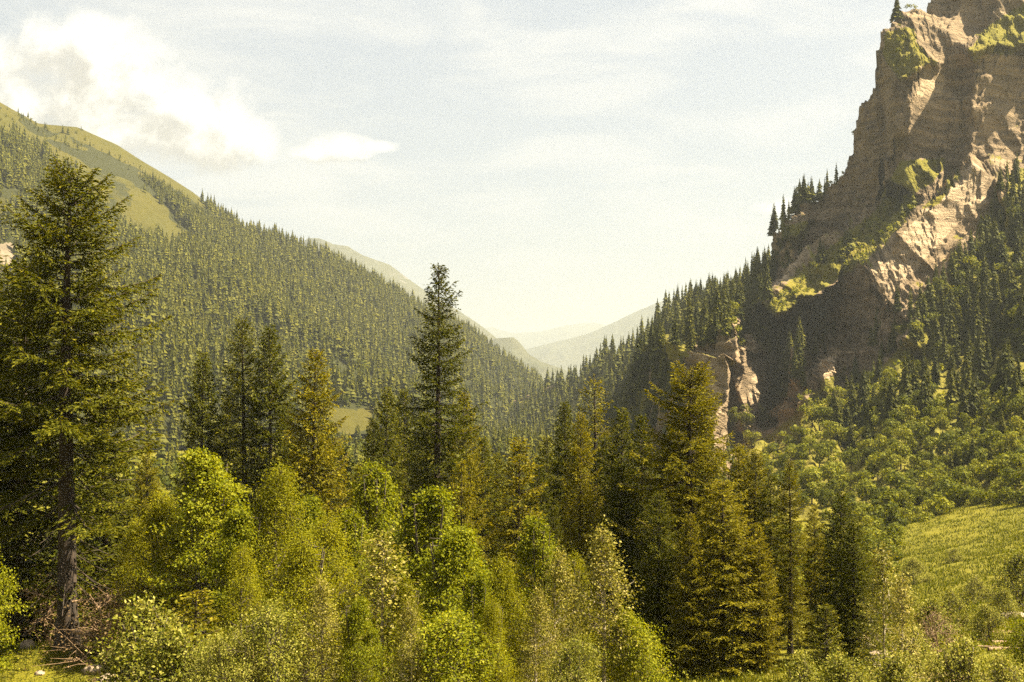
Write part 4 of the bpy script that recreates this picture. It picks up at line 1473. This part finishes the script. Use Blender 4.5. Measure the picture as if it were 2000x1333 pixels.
def forest_mesh(name, lst, protos, mat, wide, seed):
    rg = np.random.default_rng(seed)
    V, T = [], []
    for (x, y, z, h) in lst:
        v, ti = protos[rg.integers(len(protos))]
        a = rg.uniform(0, 6.28)
        c, s = math.cos(a), math.sin(a)
        w = rg.uniform(*wide) * h
        q = np.empty_like(v)
        q[:, 0] = (v[:, 0] * c - v[:, 1] * s) * w + x
        q[:, 1] = (v[:, 0] * s + v[:, 1] * c) * w + y
        q[:, 2] = v[:, 2] * h + z - 0.3
        V.append(q)
        T.append(np.clip(ti + rg.normal(0, 0.13), 0, 1))
    V, T = np.concatenate(V), np.concatenate(T)
    k = len(V) // len(T)
    return make_mesh(name, V, np.arange(len(V)).reshape(-1, k), mat, {"tint": ('FACE', T)})


MINI_S = [tri_spruce(400 + k, 10, 6, [0.105, 0.12, 0.14, 0.16][k % 4]) for k in range(8)]
MINI_R = [mini_round(500 + k, 6, 9, 0.45) for k in range(4)]
if sp_rest:
    add("ridge_forest", forest_mesh("ridge_forest", [t[:4] for t in sp_rest], MINI_S, M_SPRUCE_FAR, (0.9, 1.25), 31), kind="stuff")
if rd_rest:
    add("slope_bushes", forest_mesh("slope_bushes", [t[:4] for t in rd_rest], MINI_R, M_ROUND, (0.9, 1.2), 32), kind="stuff")


def left_forest():
    rg = np.random.default_rng(61)
    P, U, V = LP, LU, LV
    area = np.linalg.norm(np.cross(np.gradient(P, axis=1), np.gradient(P, axis=0)), axis=-1)
    ok = (U > -60) & (U < 1130) & (V < 880)
    mead = np.zeros(U.shape, bool)
    nz = fbm(P / 50.0, 4, 0.6, 97) * 2
    for p in L_MEADOW:
        mead |= inpoly(U + nz * 12, V - nz * 9, p)
    for p in L_ROCK:
        mead |= inpoly(U, V, p)
    # a scatter of small trees reaches into the meadow along the broken band
    band = np.zeros(U.shape, bool)
    for p in L_SCRUB + [[(0, 205), (90, 250), (60, 262), (0, 235)]]:
        band |= inpoly(U + nz * 10, V - nz * 8, p)
    dens = np.where(mead, 0.05 * (fbm(P / 30.0, 3, 0.6, 99) > 0.12), 1.0)
    clump = np.clip(0.85 + 1.0 * fbm(P / 55.0, 4, 0.65, 98), 0.12, 1.4)
    dens = dens * clump + band * 0.45 * (nz > -0.25)
    dens *= np.clip((V - 0) / 1.0, 0, 1)
    # tree spacing in the picture stays alike: fewer per area close by is not needed
    w = (area * dens * ok).ravel()
    n = 14000
    idx = rg.choice(w.size, n, p=w / w.sum())
    Pj = P.reshape(-1, 3)[idx]
    # jitter inside the cell along the sheet
    gu, gv = np.gradient(P, axis=1).reshape(-1, 3)[idx], np.gradient(P, axis=0).reshape(-1, 3)[idx]
    Pj = Pj + gu * rg.uniform(-0.5, 0.5, (n, 1)) + gv * rg.uniform(-0.5, 0.5, (n, 1))
    mm = mead.ravel()[idx]
    vv = V.ravel()[idx]
    uu = U.ravel()[idx]
    leafp = np.clip((vv - 620) / 260, 0, 0.5) * (uu > 380) + 0.04 + 0.3 * mm
    leafy = rg.random(n) < leafp
    h = np.where(leafy, rg.uniform(6, 11, n), 9 + 15 * rg.random(n) ** 0.8) * np.where(mm, 0.55, 1) * np.where(band.ravel()[idx], 0.6, 1)
    S = [(p[0], p[1], p[2], hh) for p, hh, lf in zip(Pj, h, leafy) if not lf]
    R_ = [(p[0], p[1], p[2], hh) for p, hh, lf in zip(Pj, h, leafy) if lf]
    add("spruce_forest", forest_mesh("spruce_forest", S, MINI_S, M_SPRUCE_FAR, (0.9, 1.25), 33), kind="stuff")
    add("broadleaf_forest", forest_mesh("broadleaf_forest", R_, MINI_R, M_ROUND, (0.9, 1.3), 34), kind="stuff")


left_forest()


def valley_wood():
    """the wood on the valley floor behind the near trees, hidden but for gaps"""
    rg = np.random.default_rng(71)
    S, R_ = [], []
    for _ in range(3600):
        d = 112 + 1500 * rg.random() ** 1.8
        u = rg.uniform(100, 1500) if d < 500 else rg.uniform(560, 1250)
        x = (u - 1000) / F * d
        z = float(ground_z(x, d))
        v = float(PROJ(np.array([x, d, z]))[1])
        if 625 < u < 740 and 795 < v < 868 and rg.random() < 0.93:
            continue
        if rg.random() < (0.35 if u < 900 else 0.7):
            S.append((x, d, z, rg.uniform(9, 15)))
        else:
            R_.append((x, d, z, rg.uniform(5, 9)))
    add("valley_spruce_wood", forest_mesh("valley_spruce_wood", S, MINI_S, M_SPRUCE_FAR, (0.9, 1.25), 35), kind="stuff")
    add("valley_leafy_wood", forest_mesh("valley_leafy_wood", R_, MINI_R, M_ROUND, (0.9, 1.3), 36), kind="stuff")


valley_wood()


# ------------------------------------------------------------------ undergrowth and grass
def undergrowth():
    rg = np.random.default_rng(81)
    C, TI = [], []
    n = 1000
    d = rg.uniform(44, 112, n)
    u = rg.uniform(-60, 2060, n)
    x = (u - 1000) / F * d
    z = ground_z(x, d)
    _, v = PROJ(np.stack([x, d, z], -1))
    keep = (~((u > 1730) & (d > 62))) & (~((u < 330) & (v > 1262))) & (~((u > 1880) & (v < 1260)))
    x, d, z = x[keep], d[keep], z[keep]
    for a, b, c in zip(x, d, z):
        k = 46
        r = rg.uniform(0.4, 1.1)
        off = rg.normal(0, 1, (k, 3)) * np.array([r, r, r * 0.45]) * 0.6
        p = np.array([a, b, c + r * 0.5]) + off
        C.append(p)
        TI.append(rg.normal(0.4, 0.2, k))
    C, TI = np.concatenate(C), np.concatenate(TI)
    ln = rg.uniform(0.08, 0.2, len(C))
    v = leaf_arrays(C, rg.normal(0, 1, C.shape), np.array([0, 0, 1.0]) + rg.normal(0, 0.6, C.shape), ln, ln * 0.7, 0.42, 0.1)
    add("undergrowth", leaf_mesh("undergrowth", v, M_SHRUB, np.clip(TI, 0, 1)), kind="stuff")


undergrowth()


def grass_patch(name, regions, seed, lo, hi, w):
    """upright blades over picture regions of the ground: (u0, u1, d0, d1, count)"""
    rg = np.random.default_rng(seed)
    C = []
    for (u0, u1, d0, d1, n) in regions:
        d = rg.uniform(d0, d1, n)
        u = rg.uniform(u0, u1, n)
        x = (u - 1000) / F * d
        z = ground_z(x, d)
        p = np.stack([x, d, z - 0.02], 1)
        cl = fbm(p * 0.45, 3, 0.5, seed)
        C.append(p[cl > rg.uniform(-0.5, 0.25, n)])
    C = np.concatenate(C)
    n = len(C)
    ax = rg.normal(0, 0.35, (n, 3)) + np.array([0, 0, 1.0])
    ln = rg.uniform(lo, hi, n)
    v = leaf_arrays(C, ax, rg.normal(0, 1, (n, 3)) * np.array([1, 1, 0.2]), ln, w, 0.3)
    add(name, leaf_mesh(name, v, M_GRASSBLADE, np.clip(rg.normal(0.5, 0.22, n), 0, 1)), kind="stuff")


grass_patch("grass", [(-60, 420, 50, 64, 16000), (1180, 1560, 43, 60, 22000)], 91, 0.15, 0.5, 0.035)
grass_patch("meadow_grass", [(1700, 2080, 62, 262, 76000)], 92, 0.15, 0.6, 0.13)
grass_patch("slope_grass", [(1560, 2080, 42, 66, 12000), (2080, 2500, 40, 170, 14000)], 93, 0.15, 0.45, 0.04)


# ------------------------------------------------------------------ stones, fallen wood
def boulder(seed, sx, sy, sz):
    rg = np.random.default_rng(seed)
    n, m_ = 14, 20
    th = np.linspace(0.02, math.pi - 0.02, n)
    ph = np.arange(m_) * 2 * math.pi / m_
    T, Ph = np.meshgrid(th, ph, indexing='ij')
    d = np.stack([np.sin(T) * np.cos(Ph), np.sin(T) * np.sin(Ph), np.cos(T)], -1)
    r = 1 + 0.28 * fbm(d * 1.3 + seed, 4, 0.55, seed, False) + 0.12 * fbm(d * 4 + seed, 3, 0.5, seed + 1, True)
    q = np.round(d * r[..., None] * 3.2 + 0.1 * rg.random(3)) / 3.2
    v = (d * r[..., None] * 0.7 + q * 0.3) * np.array([sx, sy, sz])
    i = np.arange(n - 1)[:, None] * m_
    j = np.arange(m_)[None]
    j2 = (np.arange(m_) + 1) % m_
    f = np.stack([i + j, i + m_ + j, i + m_ + j2[None], i + j2[None]], -1).reshape(-1, 4)
    return make_mesh("boulder_%d" % seed, v.reshape(-1, 3), f, M_STONE)


for seed, u, d, s, lab in [(1, 235, 52, (1.0, 0.7, 0.45), "half buried brown boulder at the bottom left edge"),
                           (2, 188, 54, (0.5, 0.4, 0.28), "small brown stone left of the half buried boulder"),
                           (3, 60, 58, (0.35, 0.3, 0.3), "reddish stone in the grass left of the tallest spruce's foot"),
                           (4, 84, 53.5, (0.22, 0.2, 0.12), "pale pebble sized stone on the grass at the bottom left"),
                           (5, 1720, 60, (0.8, 0.6, 0.3), "flat pale stone behind the sparse slim poplar"),
                           (6, 1975, 90, (1.2, 0.8, 0.4), "flat reddish rock at the bare soil below the meadow"),
                           (7, 1830, 46, (0.6, 0.5, 0.25), "low stone among the corner shrubs at the bottom right")]:
    x = (u - 1000) / F * d
    add("boulder", boulder(seed, *s), loc=(x, d, float(ground_z(x, d)) + s[2] * 0.25), label=lab, cat="stone")


def fallen(name, label, cat, u, d, length, rad, ang_, tilt, branches, seed, mat, lift=0.2):
    rg = np.random.default_rng(seed)
    x = (u - 1000) / F * d
    z = float(ground_z(x, d)) + lift
    e = bpy.data.objects.new(name, None)
    COL.objects.link(e)
    e.location = (x, d, z)
    e["label"], e["category"] = label, cat
    t = Tubes(7)
    s = np.linspace(0, 1, 7)
    dr = np.array([math.cos(ang_) * math.cos(tilt), math.sin(ang_) * math.cos(tilt), math.sin(tilt)])
    pts = dr[None] * (s * length)[:, None]
    pts = pts + rg.normal(0, 0.02 * length, pts.shape) * s[:, None]
    t.add(pts, rad * (1 - 0.8 * s))
    add("stem", t.mesh(name + "_stem", mat), e)
    if branches:
        b = Tubes(4)
        for k in range(branches):
            q = rg.uniform(0.15, 0.98)
            p = dr * q * length
            a = unit(dr * 0.8 + rg.normal(0, 0.7, 3))
            L = length * rg.uniform(0.15, 0.42) * (1.15 - q)
            m1 = p + a * L * 0.5 + rg.normal(0, 0.04, 3)
            b.add(np.stack([p, m1, p + a * L + np.array([0, 0, -0.12 * L])]), [rad * 0.35, rad * 0.22, 0.006])
            for _ in range(3):
                a2 = unit(a + rg.normal(0, 0.6, 3))
                b.add(np.stack([m1, m1 + a2 * L * 0.35]), [0.012, 0.004], 3)
        add("twigs", b.mesh(name + "_twigs", mat), e)
    return e


R_ = math.radians
fallen("dead_branch", "fallen reddish spruce branch leaning by the tallest spruce's right foot", "branch", 150, 57, 3.0, 0.10, R_(-25), R_(-4), 26, 1, M_DEAD, 1.0)
fallen("dead_branch", "dead bare branch sticking out low on the tallest spruce's right", "branch", 146, 56.5, 3.4, 0.06, R_(8), R_(6), 22, 2, M_DEAD, 2.6)
fallen("dead_branch", "dead pale branch reaching left between the two left trunks", "branch", 112, 57, 2.2, 0.05, R_(170), R_(14), 18, 3, M_DEAD, 2.6)
fallen("dead_branch", "dry bent branch poking out right of the glinting poplar", "branch", 1250, 42, 1.3, 0.03, R_(10), R_(24), 7, 4, M_DEAD, 2.1)
fallen("dead_branch", "broken pale twig standing above the whitish leaved shrub", "branch", 490, 44, 1.9, 0.03, R_(80), R_(70), 4, 5, M_DEAD, 1.9)
fallen("fallen_log", "upper fallen log lying on the bare soil below the meadow", "log", 1932, 63, 2.6, 0.13, R_(4), R_(-1), 5, 6, M_DEAD)
fallen("fallen_log", "lower fallen log, shorter, on the bare soil below the meadow", "log", 1925, 59, 2.3, 0.11, R_(12), R_(0), 4, 7, M_DEAD)
fallen("fallen_log", "slanting broken log at the left end of the bare soil", "log", 1905, 61, 1.5, 0.09, R_(-30), R_(5), 3, 8, M_DEAD)


# ------------------------------------------------------------------ haze
def build_haze():
    mt = new_mat("haze_air")
    nt = mt.node_tree
    pv = nt.nodes.new('ShaderNodeVolumePrincipled')
    pv.inputs['Color'].default_value = (0.45, 0.49, 0.53, 1)
    pv.inputs['Density'].default_value = HAZE_DENSITY
    pv.inputs['Anisotropy'].default_value = 0.2
    o = nt.nodes.new('ShaderNodeOutputMaterial')
    nt.links.new(pv.outputs[0], o.inputs['Volume'])
    x0, x1, y0, y1, z0, z1 = -10200, 10200, -500, 25000, -803, 905
    v = [(x, y, z) for z in (z0, z1) for y in (y0, y1) for x in (x0, x1)]
    f = [(0, 2, 3, 1), (4, 5, 7, 6), (0, 1, 5, 4), (2, 6, 7, 3), (0, 4, 6, 2), (1, 3, 7, 5)]
    me = make_mesh("haze", np.array(v, float), np.array(f), mt)
    add("haze", me, kind="stuff")


build_haze()
zs = [((o.matrix_world @ Vector(c)).z) for o in bpy.data.objects if o.type == 'MESH' and o.name != "haze" and o.parent is None for c in o.bound_box]
print("scene z range", min(zs), max(zs), "triangles", sum(len(m.polygons) * 2 for m in bpy.data.meshes), "objects", len(bpy.data.objects),
      "hill spruces", len(sp), "hill round", len(rd))
